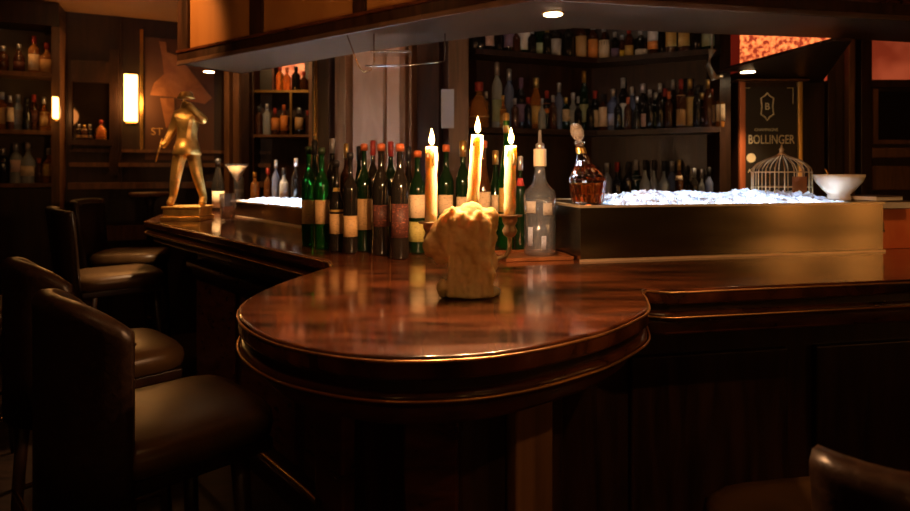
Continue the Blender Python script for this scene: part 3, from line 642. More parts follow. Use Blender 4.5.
mid += [(px,t,8,k,g,c,l) for px,t,k,g,c,l in [(486,92,'wine','black','silvercap',[]),(503,96,'squat','amberg','goldcap',[('gold',110,124)]),(515,99,'whisky','brown','silvercap',[]),(528,98,'wine','black','red',[]),(542,99,'squat','clearb','silvercap',[]),(553,96,'wine','brown','silvercap',[]),
 (566,98,'wine','dkgreen','goldcap',[('cream',110,122)]),(578,97,'squat','black','silvercap',[]),(590,100,'wine','black','blackcap',[]),(618,98,'wine','black','blackcap',[]),(628,98,'wine','brown','orangecap',[]),(637,97,'squat','black','silvercap',[]),(650,90,'wine','black','silvercap',[]),(660,84,'wine','black','silvercap',[]),(669,92,'wine','brown','orangecap',[]),(697,86,'wine','black','blackcap',[]),(708,80,'wine','brown','goldcap',[])]]
up += [(px,t,9,k,g,c,l) for px,t,k,g,c,l in [(481,28,'wine','black','silvercap',[]),(498,24,'wine','black','blackcap',[]),(516,26,'squat','brown','silvercap',[]),(532,30,'wine','black','silvercap',[]),(547,28,'wine','black','goldcap',[]),(662,24,'wine','black','silvercap',[]),(677,26,'wine','black','blackcap',[]),(691,24,'wine','black','silvercap',[])]]
row(up, on_shelf, Z1, 'top back bar shelf', 'bottles on the top back bar shelf')
row(mid, on_shelf, Z2, 'middle back bar shelf', 'bottles on the middle back bar shelf')
low = [(px, t, w, k, g, c, l) for px,t,w,k,g,c,l in [(596,166,11,'squat','black','blackcap',[]),(607,163,10,'wine','clearb','silvercap',[]),(617,162,11,'squat','black','red',[]),(628,162,10,'wine','black','blackcap',[]),(636,160,10,'whisky','dkgreen','silvercap',[('grey',172,180)]),(645,160,11,'squat','clearb','blackcap',[]),
 (654,160,10,'squat','clearb','blackcap',[]),(664,161,11,'squat','clearb','blackcap',[]),(672,161,10,'wine','blueg','silvercap',[]),(679,160,8,'wine','brown','goldcap',[('cream',166,180)]),(686,166,9,'squat','black','blackcap',[]),(694,168,9,'wine','black','silvercap',[]),(702,169,9,'squat','clearb','silvercap',[]),(709,167,8,'wine','blueg','blackcap',[]),(717,166,9,'wine','brown','goldcap',[])]]
row(low, on_shelf, Z3, 'lowest back bar shelf', 'bottles on the lowest back bar shelf')

# metal pourer / tap sculpture at the right end (pale fabric-like fitting)
tp = tag(empty('wall_fitting', (1.40,3.16,0)), 'pale metal curved fitting hanging at the right end of the back bar', 'fitting')
mbt = MB().tube([(WX(712,3.16)-1.40,0,WZ(50,3.16)), (WX(708,3.16)-1.40,0,WZ(66,3.16)), (WX(714,3.16)-1.40,0,WZ(78,3.16)), (WX(722,3.16)-1.40,0,WZ(76,3.16))], [.018,.014,.02,.012], 10)
mbt.make('fitting_arm', M['silver'], tp, True)
MB().tube([(WX(712,3.16)-1.40,0,WZ(50,3.16)),(WX(712,3.16)-1.40,0,GZ+.4)], .006, 8).make('rod', M['silver'], tp, True)

# ------------------------------------------------------------------ champagne sign cabinet
cy = 3.42; cx0, cx1 = WX(738,cy), WX(801,cy); zt = WZ(82,cy)
cab = tag(empty('sign_cabinet', ((cx0+cx1)/2, cy, 0)), 'tall black framed cabinet with champagne lettering behind the bird cage', 'cabinet')
hw = (cx1-cx0)/2
MB().box(-hw,hw,0,.19,0,zt).make('cabinet_body', M['wood'], cab)
MB().box(-hw+.028,hw-.028,-.012,0,.9,zt-.03).make('sign_panel', M['black_board'], cab)
MB().box(-hw,-hw+.034,-.022,0,.8,zt).make('frame_stile', M['redwood'], cab, bevel=.004)
MB().box(hw-.026,hw,-.022,0,.8,zt).make('frame_stile', M['goldcap'], cab, bevel=.004)
MB().box(-hw-.02,hw+.03,-.035,.19,zt,zt+.016).make('cornice', M['wood2'], cab, bevel=.006)
RX = (math.pi/2,0,0)
pz = lambda py: WZ(py,cy); ppx = lambda px: WX(px,cy)-(cx0+cx1)/2
text('sign_lettering', 'BOLLINGER', .072, (ppx(770),-.014,pz(140)), RX, M['goldtext'], cab, xs=.70)
text('sign_lettering', 'CHAMPAGNE', .022, (ppx(765),-.014,pz(130)), RX, M['goldtext'], cab)
def outline(w, h, zc, t, m):
    pts = [(0,h),(w*.35,h*.8),(w,h*.62),(w*.85,0),(w,-h*.55),(w*.35,-h*.75),(0,-h),(-w*.35,-h*.75),(-w,-h*.55),(-w*.85,0),(-w,h*.62),(-w*.35,h*.8),(0,h)]
    return MB().tube([(ppx(766)+a,-.014,zc+b) for a,b in pts], t, 6).make('emblem', m, cab)
outline(.036,.078,pz(107),.0035,M['goldtext'])
text('emblem_letter', 'B', .055, (ppx(766),-.014,pz(107)), RX, M['goldtext'], cab)
for a, b in ((ppx(743),1),(ppx(792),-1)):
    MB().box(a,a+.035*b,-.0135,-.012,pz(88)-.003,pz(88)).box(a,a+.003*b,-.0135,-.012,pz(104),pz(88)).make('corner_line', M['goldtext'], cab)
MB().lathe([(.022,0),(.026,0),(.026,.002),(.022,.002)], 20, mtx=Matrix.Translation((ppx(750),-.012,pz(158))) @ Matrix.Rotation(math.pi/2,4,'X')).make('seal', M['goldtext'], cab)
text('sign_lettering', 'AY', .03, (ppx(750),-.014,pz(171)), RX, M['goldtext'], cab)

# ceiling beam wing above the cabinet
wing = tag(MB().prism([(1.395,3.2),(1.54,2.45),(1.62,2.45),(2.2,3.6),(1.545,3.6),(1.545,3.2)], 1.885, 1.897).make('overhead_shelf', M['wood']), 'dark wooden overhead shelf above the lettered cabinet', 'shelf')
downlight(748, 71, 1.885, 'small oval downlight directly above the lettered cabinet', 26, .035)
# lit red window, and a glowing panel imitating red reflections
def litmat(name, c1, c2, es, scale):
    m = mat(name, (.3,.05,.02), .4); nt = m.node_tree; n = nt.nodes; b = n['Principled BSDF']
    tc = n.new('ShaderNodeTexCoord'); v = n.new('ShaderNodeTexVoronoi'); v.inputs['Scale'].default_value = scale; nz = n.new('ShaderNodeTexNoise'); nz.inputs['Scale'].default_value = scale*.8
    cr = n.new('ShaderNodeValToRGB'); cr.color_ramp.elements[0].position = .4; cr.color_ramp.elements[1].position = .62
    cr.color_ramp.elements[0].color = (*c1,1); cr.color_ramp.elements[1].color = (*c2,1)
    nt.links.new(tc.outputs['Object'], nz.inputs['Vector']); nt.links.new(nz.outputs['Fac'], cr.inputs['Fac']); nt.links.new(cr.outputs['Color'], b.inputs['Emission Color'])
    b.inputs['Emission Strength'].default_value = es*2; return m
M['lit'] = litmat('lit_red_glass', (.22,.02,.008), (1,.24,.06), .85, 55)
M['litreflect'] = litmat('red_reflection_glow', (.25,.03,.01), (.5,.085,.03), .3, 5)
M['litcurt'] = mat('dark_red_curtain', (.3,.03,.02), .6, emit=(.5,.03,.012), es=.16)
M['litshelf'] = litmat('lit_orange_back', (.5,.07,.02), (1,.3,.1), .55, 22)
wn = struct(empty('window_1', (1.95,3.60,2.1)))
MB().box(WX(739,3.6)-1.95,WX(834,3.6)-1.95,-.01,.01,-.2,.42).make('pane', M['lit'], wn)
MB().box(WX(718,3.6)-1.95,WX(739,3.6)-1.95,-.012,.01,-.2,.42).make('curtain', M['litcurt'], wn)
wn = struct(empty('reflection_panel', (2.7,3.60,2.0)))  # glowing panel in place of red reflections on a cabinet top
MB().box(WX(870,3.6)-2.7,WX(930,3.6)-2.7,-.01,.01,WZ(80,3.6)-2,WZ(30,3.6)-2).make('pane', M['litreflect'], wn)
# rear right wall panelling
def rw(px0, px1, y0, y1, d, name, m): 
    o = MB().box(WX(px0,3.6), WX(px1,3.6), 3.62-d, 3.62, WZ(y1,3.6), WZ(y0,3.6)).make(name, m, bevel=.005); return struct(o)
rw(846,852,30,230,.05,'trim_1',M['wood2']); rw(826,834,60,230,.04,'trim_2',M['wood']); rw(858,869,30,230,.05,'trim_3',M['wood'])
rw(869,950,80,88,.04,'trim_4',M['wood']); rw(869,950,148,158,.05,'trim_5',M['wood2']); rw(869,950,166,190,.03,'trim_6',M['wood2']); rw(802,824,60,230,.03,'trim_7',M['wood'])
mr_ = tag(empty('wall_mirror', (2.75,3.60,1.6)), 'dark smoked mirror in the panelled wall at far right', 'mirror')
MB().box(WX(876,3.6)-2.75,WX(935,3.6)-2.75,-.012,.006,WZ(140,3.6)-1.6,WZ(92,3.6)-1.6).make('glass', M['mirror'], mr_)
MB().box(WX(871,3.6)-2.75,WX(876,3.6)-2.75,-.02,.006,WZ(144,3.6)-1.6,WZ(89,3.6)-1.6).box(WX(876,3.6)-2.75,WX(935,3.6)-2.75,-.02,.006,WZ(144,3.6)-1.6,WZ(140,3.6)-1.6).make('frame', M['wood2'], mr_)

# ------------------------------------------------------------------ panelled pillar left of the back bar
pa, pb = Vector((WX(318,4.0),4.0)), Vector((WX(446,3.30),3.30)); pd = pb-pa; pL = pd.length; pang = math.atan2(pd.y,pd.x)
pil = tag(empty('panelled_pillar', (pa.x,pa.y,0), pang), 'broad panelled pillar with rose plaster panels behind the wine bottles', 'pillar')
def pt(px): k = (px-455)/F; return (k*pa.y-pa.x)/(pd.x-k*pd.y)*pL
MB().box(0,pL,.02,.3,0,2.6).make('pillar_core', M['wood'], pil)
def pp(px0,px1,z0,z1,d,m,name): MB().box(pt(px0),pt(px1),-d,.02,z0,z1).make(name, M[m], pil, bevel=.004)
pp(318,335,0,2.6,.05,'wood','pilaster'); pp(321,324,.2,2.3,.058,'brass','bead'); pp(337,341,0,2.6,.02,'wood2','bead'); pp(344,351,0,2.6,.045,'wood2','pilaster')
pp(353,384,.9,2.15,.004,'pinkwall','plaster_panel'); pp(387,402,.9,2.15,.004,'pinkwall','plaster_panel'); pp(384,387,0,2.6,.012,'wood2','bead'); pp(404,410,0,2.6,.04,'wood2','pilaster'); pp(412,415,0,2.6,.03,'wood2','bead'); pp(418,440,.9,2.2,.01,'wood','dark_panel')
# white notice on the column
cd = tag(MB().box(WX(441,3.2),WX(454,3.2),3.2,3.212,WZ(128,3.2),WZ(89,3.2)).make('notice_card', mat('notice_grey',(.42,.40,.38),.6)), 'plain pale grey notice card fixed on the brown column behind middle candle', 'card')
cd.location.y = .008

# ------------------------------------------------------------------ lit shelf cabinet in the centre left
cyy = 5.15
cc = tag(empty('wall_cabinet', (WX(288,cyy),cyy,0)), 'tall open wall cabinet with orange lit top bay behind the green bottles', 'cabinet')
ox = WX(288,cyy)
cx = lambda px: WX(px,cyy)-ox
zA, zB, zT = WZ(91,cyy), WZ(135,cyy), WZ(40,cyy)
MB().box(cx(250),cx(318),.16,.2,0,zT).box(cx(250),cx(256),-.06,.16,0,zT).box(cx(314),cx(319),-.06,.16,0,zT).box(cx(250),cx(319),-.06,.2,0,WZ(200,cyy)).make('carcass', M['wood'], cc)
for z in (zA,zB): MB().box(cx(256),cx(314),-.06,.16,z-.02,z).make('shelf', M['brass' if z==zA else 'wood2'], cc)
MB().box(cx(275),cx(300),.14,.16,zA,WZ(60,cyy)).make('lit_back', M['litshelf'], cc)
MB().box(cx(262),cx(274),-.05,.0,zA,WZ(60,cyy)).make('dark_box', M['black_board'], cc)
MB().box(cx(291.5),cx(293.5),-.055,-.04,zB,zA-.02).make('divider', M['brass'], cc)
MB().box(cx(311),cx(317),-.08,-.06,.8,zT).make('stile', M['wood2'], cc)
place_c = lambda px: Vector((WX(px,cyy+.02), cyy+.02))
row([(280,66,8,'wine','amberg','red',[]),(287,68,8,'squat','amberg','orangecap',[]),(296,66,9,'wine','black','blackcap',[]),(304,72,8,'squat','brown','red',[]),(309.5,74,6,'wine','amberg','red',[])], place_c, zA, 'orange lit bay', 'bottles in the orange lit bay')
row([(259,106,7,'wine','brown','blackcap',[]),(267,104,8,'wine','clearb','silvercap',[]),(275,108,9,'whisky','brown','red',[('orange',118,130)]),(284,105,8,'wine','brown','orangecap',[('orange',116,131)]),(289.2,108,5,'wine','brown','blackcap',[('tan',116,130)]),(299,108,9,'whisky','black','silvercap',[('tan',118,130)]),(308,110,8,'wine','brown','red',[])], place_c, zB, 'lower wall cabinet', 'bottles on the lower wall cabinet shelf')
# partition posts left of that cabinet
for i,(a,b,m,Y) in enumerate([(224,229,'wood2',4.9),(233,239,'wood2',4.95),(241,249,'wood',5.0)]):
    struct(MB().box(WX(a,Y),WX(b,Y),Y,Y+.1,0,H).make('trim_%d'%(8+i), M[m]))
# inner worktop (back counter) behind the left trough
wk = tag(empty('back_counter', (-.93,4.6,0)), 'dark back counter between the left trough and the wall cabinet', 'counter')
bk = [(-1.1,5.0),(-1.05,4.3),(-.78,4.28),(-.78,5.0)]
P(MB().prism(bk, 0, 1.06).make('counter_body', M['wood']), wk); P(MB().prism([(a*1.0,b) for a,b in bk], 1.06, 1.10).make('worktop', M['edge'], bevel=.004), wk)
place_b = lambda px: Vector((WX(px,4.5), 4.5))
row([(318,160,9,'wine','black','silvercap',[]),(327,158,9,'squat','clearb','silvercap',[])], place_b, 1.10, 'back counter by pillar', 'bottles on the back counter')
for px, py0, w_, g, c_, lab_, words in [(255,172,9,'amberg','goldcap',[],'amber bottle on the left trough rim side, nearest the statuette'),(268,168,8,'brown','red',[],'brown bottle with red top behind the glowing left ice'),(276,160,8,'blueg','silvercap',[],'slim bluish bottle with silver top behind the left ice'),(284,168,9,'clearb','blackcap',[('grey',182,196)],'pale bottle with grey label behind the left ice'),(296,158,9,'black','silvercap',[],'black bottle behind the left ice beside the green glass')]:
    # they stand on the counter strip behind the trough
    k = (px-455)/F; a = Vector((-1.28,3.43))+Vector((.768,.64))*.385; d = Vector((.64,-.768)); t = (k*a.y-a.x)/(d.x-k*d.y); p = a+d*t
    s_ = p.y/F; yb = HZ+.25/s_; h = (yb-py0)*s_
    bottle(p.x,p.y,BAR,w_*s_*.5,h,'wine',g,c_,[(m,max(.03,(yb-b)/(yb-py0)),(yb-a_)/(yb-py0),1.1) for m,a_,b in lab_],'spirit_bottle',words,'bottles behind the left ice trough')

# ------------------------------------------------------------------ left wall: alcove, mirror with reflected bottles, sconces, poster
def wb(px0, px1, y0, y1, d0, d1, name, m, par=None, bevel=0):
    """box on the left-back wall between two sight lines; d measured out from the wall"""
    p0, t0 = wall_at(px0); p1_, t1 = wall_at(px1); Yc = (p0.y+p1_.y)/2
    mt = Matrix.Translation((WA.x,WA.y,0)) @ Matrix.Rotation(WANG,4,'Z')
    o = MB().box(t0,t1,-d1,-d0,WZ(y1,Yc),WZ(y0,Yc),mt).make(name, m, par, bevel=bevel); return o
alc = tag(empty('bottle_alcove', (0,0,0)), 'shelved bottle alcove with three lit shelves at the far left', 'shelf')
wb(-40,60,28,225,0,.02,'back_lining',M['alcove'],alc)
wb(58,66,24,225,0,.26,'side_post',M['wood2'],alc); wb(-45,66,8,30,0,.28,'header',M['wood'],alc)
SZ = []
for y_ in (74,131,183):
    p0, t0 = wall_at(30); z = WZ(y_,p0.y-.1); SZ.append(z)
    mt = Matrix.Translation((WA.x,WA.y,0)) @ Matrix.Rotation(WANG,4,'Z')
    MB().box(wall_at(-40)[1], wall_at(58)[1], -.24, -.02, z-.03, z, mt).make('shelf', M['wood2'], alc)
wb(-40,58,188,330,.02,.24,'cupboard',M['wood'],alc)
NRM = Vector((WD.y,-WD.x))
def place_a(px):
    a = WA+NRM*.13; k = (px-455)/F; t = (k*a.y-a.x)/(WD.x-k*WD.y); return a+WD*t
row([(3,46,10,'wine','brown','silvercap',[]),(19,44,10,'squat','brown','silvercap',[('dark',62,70)]),(34,36,10,'whisky','amberg','red',[('cream',55,71)]),(47,43,13,'squat','amberg','red',[('tan',60,73)])], place_a, SZ[0], 'top alcove shelf', 'bottles on the top alcove shelf')
row([(2,92,10,'whisky','amberg','silvercap',[('tan',108,124)]),(10,96,7,'wine','brown','silvercap',[('cream',108,122)]),(18,94,9,'wine','clearb','silvercap',[('grey',110,124)]),(27,98,8,'squat','black','blackcap',[]),(34,94,9,'wine','brown','red',[('dark',110,122)]),(44,97,9,'squat','amberg','silvercap',[('tan',112,126)]),(53,102,8,'whisky','amberg','goldcap',[('gold',110,126)])], place_a, SZ[1], 'middle alcove shelf', 'bottles on the middle alcove shelf')
row([(3,148,10,'wine','black','silvercap',[]),(16,143,11,'wine','clearb','silvercap',[('pink',160,172)]),(28,142,13,'squat','clearb','silvercap',[('cream',166,176)]),(39,158,9,'squat','brown','orangecap',[]),(49,148,12,'squat','amberg','silvercap',[('gold',164,176)])], place_a, SZ[2], 'lowest alcove shelf', 'bottles on the lowest alcove shelf')
p = WA+NRM*.2; k = (20-455)/F; t = (k*p.y-p.x)/(WD.x-k*WD.y); pq = p+WD*t; zc = WZ(30,wall_at(10)[0].y)
t_ = tag(empty('downlight', (pq.x-.02,pq.y,WZ(24,pq.y))), 'small spotlight at the top of the far left bottle alcove', 'light', 'recessed downlights')
MB().lathe([(.001,0),(.022,0),(.03,.01),(.03,.04),(.001,.04)], 20).make('housing', M['brass'], t_, True); MB().lathe([(.001,-.003),(.02,-.003),(.02,-.0005),(.001,-.0005)], 20).make('lamp_lens', M['lamp'], t_)
light('SPOT', (pq.x+NRM.x*.08,pq.y+NRM.y*.08,WZ(26,pq.y)), 1.8, AMB, .03, (pq.x,pq.y+.1,0), 2.4)
# dark mirror; its reflected bottles are modelled as small solid ones
mcab = tag(empty('wall_mirror_panel', (0,0,0)), 'dark mirror with bottles in place of reflections between the two left wall sconces', 'cabinet')
wb(72,111,66,145,0,.015,'glass_back',M['mirror'],mcab); wb(70,73,62,150,0,.06,'stile',M['wood'],mcab); wb(110,119,50,175,0,.05,'stile',M['wood'],mcab)
wb(70,113,140,146,0,.09,'shelf',M['wood'],mcab); wb(73,110,62,83,0,.05,'header',M['wood'],mcab)
def place_m(px):
    a = WA+NRM*.055; k = (px-455)/F; t = (k*a.y-a.x)/(WD.x-k*WD.y); return a+WD*t
row([(79,124,5,'wine','black','silvercap',[('tan',128,138)]),(84.5,125,5,'wine','brown','goldcap',[('tan',128,138)]),(90,124,5,'wine','black','silvercap',[('cream',128,138)]),(101,120,9,'squat','amberg','red',[('red',126,137)])], place_m, WZ(140,wall_at(91)[0].y), 'mirror reflection row', 'bottles imitating mirror reflections')
for i,(y0,y1,d,m) in enumerate([(163,167,.05,'wood2'),(182,188,.10,'wood2'),(150,153,.03,'wood2')]): struct(wb(70,270,y0,y1,0,d,'trim_%d'%(11+i),M[m]))
struct(wb(119,122,20,182,0,.03,'trim_14',M['wood'])); struct(wb(140,143.5,30,150,0,.03,'trim_15',M['brass']))
struct(wb(-60,270,225,240,0,.04,'trim_16',M['wood2']))
def sconce(px0, px1, y0, y1, words, e):
    s_ = tag(empty('wall_sconce', (0,0,0)), words, 'light', 'glowing wall sconces')
    wb(px0,px1,y0,y1,.03,.10,'glass_shade',M['sconce'],s_,.004); wb(px0+1,px1-1,y0-2,y1+2,0,.03,'back_plate',M['brass'],s_)
    p_, _ = wall_at((px0+px1)/2); n = p_+NRM*.2
    light('POINT', (n.x,n.y,WZ((y0+y1)/2,n.y)), e, AMB, .08)
sconce(125,138,76,122,'bright rectangular glowing wall sconce left of the statuette',4.5)
sconce(61.5,66,102,122,'narrow glowing wall sconce on the alcove post at left',2)
bpy.data.objects['wall_sconce.001'].location = (NRM.x*.26, NRM.y*.26, 0)
# poster
ps = tag(empty('framed_poster', (0,0,0)), 'brown framed poster with a cloaked shape on the wall behind the statuette', 'poster')
wb(145,214,40,160,.0,.012,'poster_sheet',M['poster'],ps)
def poly_on_wall(pts, d, m, name, par):
    vs = []; n = len(pts)
    for dd in (d, d+.004):
        for px, py in pts:
            a = WA+NRM*dd; k = (px-455)/F; t = (k*a.y-a.x)/(WD.x-k*WD.y); p_ = a+WD*t; vs.append((p_.x,p_.y,WZ(py,p_.y)))
    return new(name, vs, [tuple(range(n)), tuple(range(n,2*n))]+[(i,(i+1)%n,n+(i+1)%n,n+i) for i in range(n)], m, par)
poly_on_wall([(159,41),(166,42),(167,52),(178,56),(190,70),(212,98),(205,104),(172,97),(150,95),(154,83),(164,74),(162,56)], .014, M['postertan'], 'cloak_shape', ps)
poly_on_wall([(160,98),(174,98),(176,128),(166,128)], .014, M['postertan'], 'leg_shape', ps)
tp_, tt = wall_at(157)
tx_ = text('poster_lettering', 'ST', .085, (tp_.x+NRM.x*.014,tp_.y+NRM.y*.014,WZ(132,tp_.y)), (math.pi/2,0,WANG), M['postergold'], ps, .002)
# small high round table behind the statuette
rt = tag(empty('high_table', (WX(150,4.45),4.45,0)), 'small round high table near the wall behind the statuette', 'table')
MB().lathe([(.001,1.17),(.13,1.17),(.14,1.18),(.14,1.195),(.13,1.20),(.001,1.20)], 32).make('tabletop', M['wood2'], rt, True)
MB().lathe([(.18,0),(.18,.015),(.03,.04),(.025,.1),(.025,1.1),(.05,1.17)], 20).make('pedestal', M['wood'], rt, True)

# ------------------------------------------------------------------ stools
def sweep(sections, name, m, par):
    n = len(sections[0]); vs = [v for s_ in sections for v in s_]; fs = []
    for i in range(len(sections)-1):
        for k in range(n): fs.append((i*n+k, i*n+(k+1)%n, (i+1)*n+(k+1)%n, (i+1)*n+k))
    fs += [tuple(range(n)), tuple(range((len(sections)-1)*n, len(sections)*n))]
    return new(name, vs, fs, m, par, True)
def cushion(name, hw, hd, z0, z1, m, par, ex=5):
    prof = [(.90,0),(.98,.12),(1,.45),(.985,.72),(.93,.90),(.80,.985),(.5,1.0+.06),(.02,1.08)]
    vs = []; seg = 40
    for f_, zz in prof:
        for k in range(seg):
            a = 2*math.pi*k/seg; c_, s_ = math.cos(a), math.sin(a); rr = (abs(c_)**ex+abs(s_)**ex)**(-1/ex); vs.append((hw*f_*rr*c_, hd*f_*rr*s_, z0+(z1-z0)*zz))
    fs = [(i*seg+k, i*seg+(k+1)%seg, (i+1)*seg+(k+1)%seg, (i+1)*seg+k) for i in range(len(prof)-1) for k in range(seg)]
    fs += [tuple(range(seg)), tuple(range((len(prof)-1)*seg, len(prof)*seg))]
    return new(name, vs, fs, m, par, True)
def stool(x, y, ang, words, top=1.08, half=56, R=.255, thick=.05, seatz=.78, flat=2.6, drop=.05, hw=.225, hd=.225, zb=.68, ln=.12, sf=0):
    # local +y faces forward, backrest at -y
    t = tag(empty('bar_stool', (x,y,0), ang-math.pi/2), words, 'stool', 'leather bar stools')
    cushion('seat', hw, hd, seatz-.085, seatz-.006, M['seatl'], t).location.y = sf
    MB().box(-hw*.88,hw*.88,-hd*.88+sf,hd*.88+sf,seatz-.12,seatz-.085).make('seat_frame', M['wood'], t, bevel=.006)
    secs = []; N = 26
    pip = []
    for i in range(N+1):
        th = math.radians(-half+2*half*i/N); u = i/N; e = 1-abs(2*u-1)**6
        c_, s_ = math.sin(th), -math.cos(th); rr = (abs(c_)**flat+abs(s_)**flat)**(-1/flat)
        z1 = top-drop*(abs(2*u-1)**3); th2 = thick*(.75+.25*e)
        sec = []
        pr = [(-.5,0),(-.5,.35),(-.5,.8),(-.42,.93),(-.18,1),(.25,1),(.52,.94),(.58,.85),(.5,.75),(.5,.35),(.5,0)]
        for a_, b_ in pr:
            zz = zb+(z1-zb)*b_ if b_ < .75 else z1-(1-b_)*.16*(1 if b_ < 1 else 0)
            lean = (zz-zb)*ln
            r_ = R*rr+a_*th2+lean; sec.append((r_*c_, r_*s_, zz))
        secs.append(sec); r_ = R*rr-.5*th2+(z1-.05-zb)*ln-.003; pip.append((r_*c_, r_*s_, z1-.035))
    bk_ = sweep(secs, 'backrest', M['leather'], t)
    MB().tube(pip, .005, 8).make('piping', M['leather'], bk_, True)
    for sx_ in (-1,1):
        for sy_ in (-1,1):
            MB().tube([(sx_*hw*.75,sy_*hd*.75,seatz-.12),(sx_*hw*.85,sy_*hd*.85,.3),(sx_*hw*.92,sy_*hd*.92,0)], [.022,.018,.014], 10).make('leg', M['wood'], t, True)
    f_ = hw*.86; MB().tube([(-f_,-f_,.3),(f_,-f_,.3),(f_,f_,.3),(-f_,f_,.3),(-f_,-f_,.3)], .009, 8).make('footrest', M['brass'], t, True)
    return t
r_ = math.radians
stool(-.74,1.46,r_(45),'nearest left leather bar stool with curved back, at the round bar end',1.085,half=63,flat=2.15,R=.21,hw=.21,hd=.20,ln=.0,sf=.05,drop=.07,zb=.60)
stool(-1.20,1.98,r_(45),'leather bar stool just behind the nearest left one',1.085,half=63,flat=2.15,R=.21,hw=.21,hd=.20,ln=.0,sf=.05,drop=.07,zb=.60)
stool(-1.93,3.42,r_(40),'high backed leather stool near the far left corner of the bar',1.16,half=48,thick=.04,flat=5,drop=.01,seatz=.80)
stool(-2.22,4.12,r_(15),'farthest high backed leather stool, beyond the bar corner by the wall',1.17,half=48,thick=.04,flat=5,drop=.01,seatz=.82)
stool(-2.15,2.60,r_(40),'dim leather stool cut off by the left picture edge',1.09,half=60)
stool(.68,.93,r_(99),'leather bar stool in the right foreground facing the bar',1.03,half=58,thick=.055,flat=5,drop=.004,hd=.235)

# ------------------------------------------------------------------ unseen sconces added for fill and reflections, and added ceiling spots
def added_near_sconce(x, z, words, e):  # added unseen sconce for warm fill and steel reflections
    t = tag(empty('wall_sconce', (x,-2.6,z)), words, 'light', 'glowing wall sconces')
    MB().box(-.06,.06,.02,.1,-.16,.16).make('glass_shade', M['sconce'], t, bevel=.005); MB().box(-.04,.04,0,.02,-.18,.18).make('back_plate', M['brass'], t)
    light('POINT', (x,-2.35,z), e, AMB, .1)
def added_side_sconce(y, z, words, e):  # added unseen lamp meant to streak the steel trough
    t = tag(empty('wall_sconce', (3.2,y,z)), words, 'light', 'glowing wall sconces')
    MB().box(-.07,-.02,-.028,.028,-.35,.35).make('glass_shade', M['sconceadded'], t, bevel=.005); MB().box(-.02,0,-.04,.04,-.37,.37).make('back_plate', M['brass'], t)
    light('POINT', (3.0,y,z), e, AMB, .1)
added_side_sconce(.22,1.35,'tall added unseen sconce on the right wall nearer the viewer',.6); added_side_sconce(.72,1.35,'tall added unseen sconce on the right wall nearer the bar',.4)
added_near_sconce(-.9,1.7,'added unseen sconce on the wall behind the viewer, left one',1.6); added_near_sconce(1.6,1.7,'added unseen sconce on the wall behind the viewer, middle one',1.6); added_near_sconce(2.7,1.6,'added unseen sconce on the wall behind the viewer, right one',1)
def added_spot(x, y, tgt, e, words, col=AMB, size=1.0):  # unseen spot with housing, added to brighten one area
    t = tag(empty('added_spotlight', (x,y,H)), words, 'light', 'added spotlights')
    MB().lathe([(.001,0),(.04,0),(.04,-.02),(.001,-.02)], 20).make('mount', M['blackcap'], t, True)
    MB().lathe([(.001,-.02),(.03,-.02),(.035,-.09),(.028,-.088)], 20).make('housing', M['blackcap'], t, True)
    light('SPOT', (x,y,H-.1), e, col, .04, tgt, size)
added_spot(-1.95,2.75,(-1.5,3.28,2.15),90,'added unseen spotlight left of the gantry lighting the first amber panel',AMB,.9)
added_spot(-.9,1.5,(-.5,2.6,2.2),16,'added unseen spotlight in front of the second amber panel',AMB,1.2)
added_spot(-.6,.4,(-.75,1.6,.78),6,'added unseen spotlight over the near left stools',WARM,1.0)
added_spot(.6,2.9,(.9,3.65,1.7),2.2,'added unseen spotlight behind the gantry lighting the back bar',(1,.7,.45),1.9)
added_spot(-.5,3.1,(-.4,3.7,1.5),9,'added unseen spotlight behind the gantry lighting the rose pillar',WARM,1.5)
added_spot(-1.6,4.3,(-1.3,5.2,1.6),25,'added unseen spotlight in front of the wall cabinet',WARM,1.6)
added_spot(-2.6,3.6,(-2.8,4.9,2.2),2,'added unseen spotlight in front of the left wall',AMB,1.6)
added_spot(1.7,1.0,(1.47,2.05,1.2),22,'added unseen spotlight over the right end of the bar',WARM,.32)
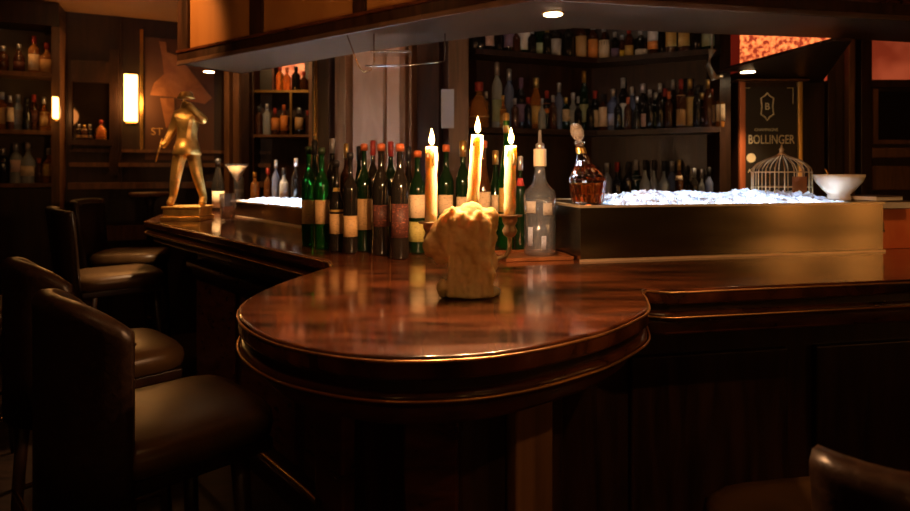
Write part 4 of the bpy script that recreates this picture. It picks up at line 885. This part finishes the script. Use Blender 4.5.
added_spot(-2.4,2.0,(-1.2,2.9,1.0),22,'added unseen spotlight over the far left stools',WARM,.7)
added_spot(.35,-.3,(.03,1.2,1.17),9,'added unseen spotlight over the melted wax',WARM,.16)
added_spot(.9,-.2,(.55,1.0,.8),40,'added unseen spotlight over the right foreground stool',WARM,.6)
added_spot(2.3,2.95,(2.3,3.6,1.3),3,'added unseen spotlight above the right wall panelling',AMB,1.6)
added_spot(-1.75,2.3,(-1.40,3.14,1.35),70,'added unseen spotlight above the gold statuette',WARM,.3)
added_spot(-.9,1.6,(-1.0,2.75,1.1),14,'added unseen spotlight over the left wing of the bar',WARM,.5)

for o in list(C.objects):
    if o.type == 'EMPTY' and not o.parent and o.location.length < 1e-6 or o.name.startswith('wall_sconce') and o.type == 'EMPTY':
        ch = [c for c in o.children if c.type == 'MESH']; bpy.context.view_layer.update()
        pts_ = [c.matrix_world @ Vector(b) for c in ch for b in c.bound_box]
        if not pts_ or o.rotation_euler.z: continue
        ce = Vector([(min(p[i] for p in pts_)+max(p[i] for p in pts_))/2 for i in (0,1)]+[min(p.z for p in pts_)])
        d_ = ce-o.location; o.location = ce
        for c in ch: c.location -= d_
# ------------------------------------------------------------------ world, camera
wd = bpy.data.worlds.new('w'); bpy.context.scene.world = wd; wd.use_nodes = True
wd.node_tree.nodes['Background'].inputs[0].default_value = (.02,.012,.008,1); wd.node_tree.nodes['Background'].inputs[1].default_value = .3
cam = bpy.data.cameras.new('cam'); co = bpy.data.objects.new('camera', cam); C.objects.link(co)
co.location = (0,0,CZ); co.rotation_euler = (math.pi/2,0,0)
cam.sensor_width = 36; cam.lens = 36*F/910; cam.shift_y = -(255.5-HZ)/910; cam.clip_start = .05
cam.dof.use_dof = True; cam.dof.focus_distance = 1.35; cam.dof.aperture_fstop = 4.5
sc = bpy.context.scene; sc.camera = co
sc.view_settings.view_transform = 'Standard'; sc.view_settings.look = 'None'; sc.view_settings.gamma = 1; sc.view_settings.use_curve_mapping = False
sc.view_settings.exposure = 0.0
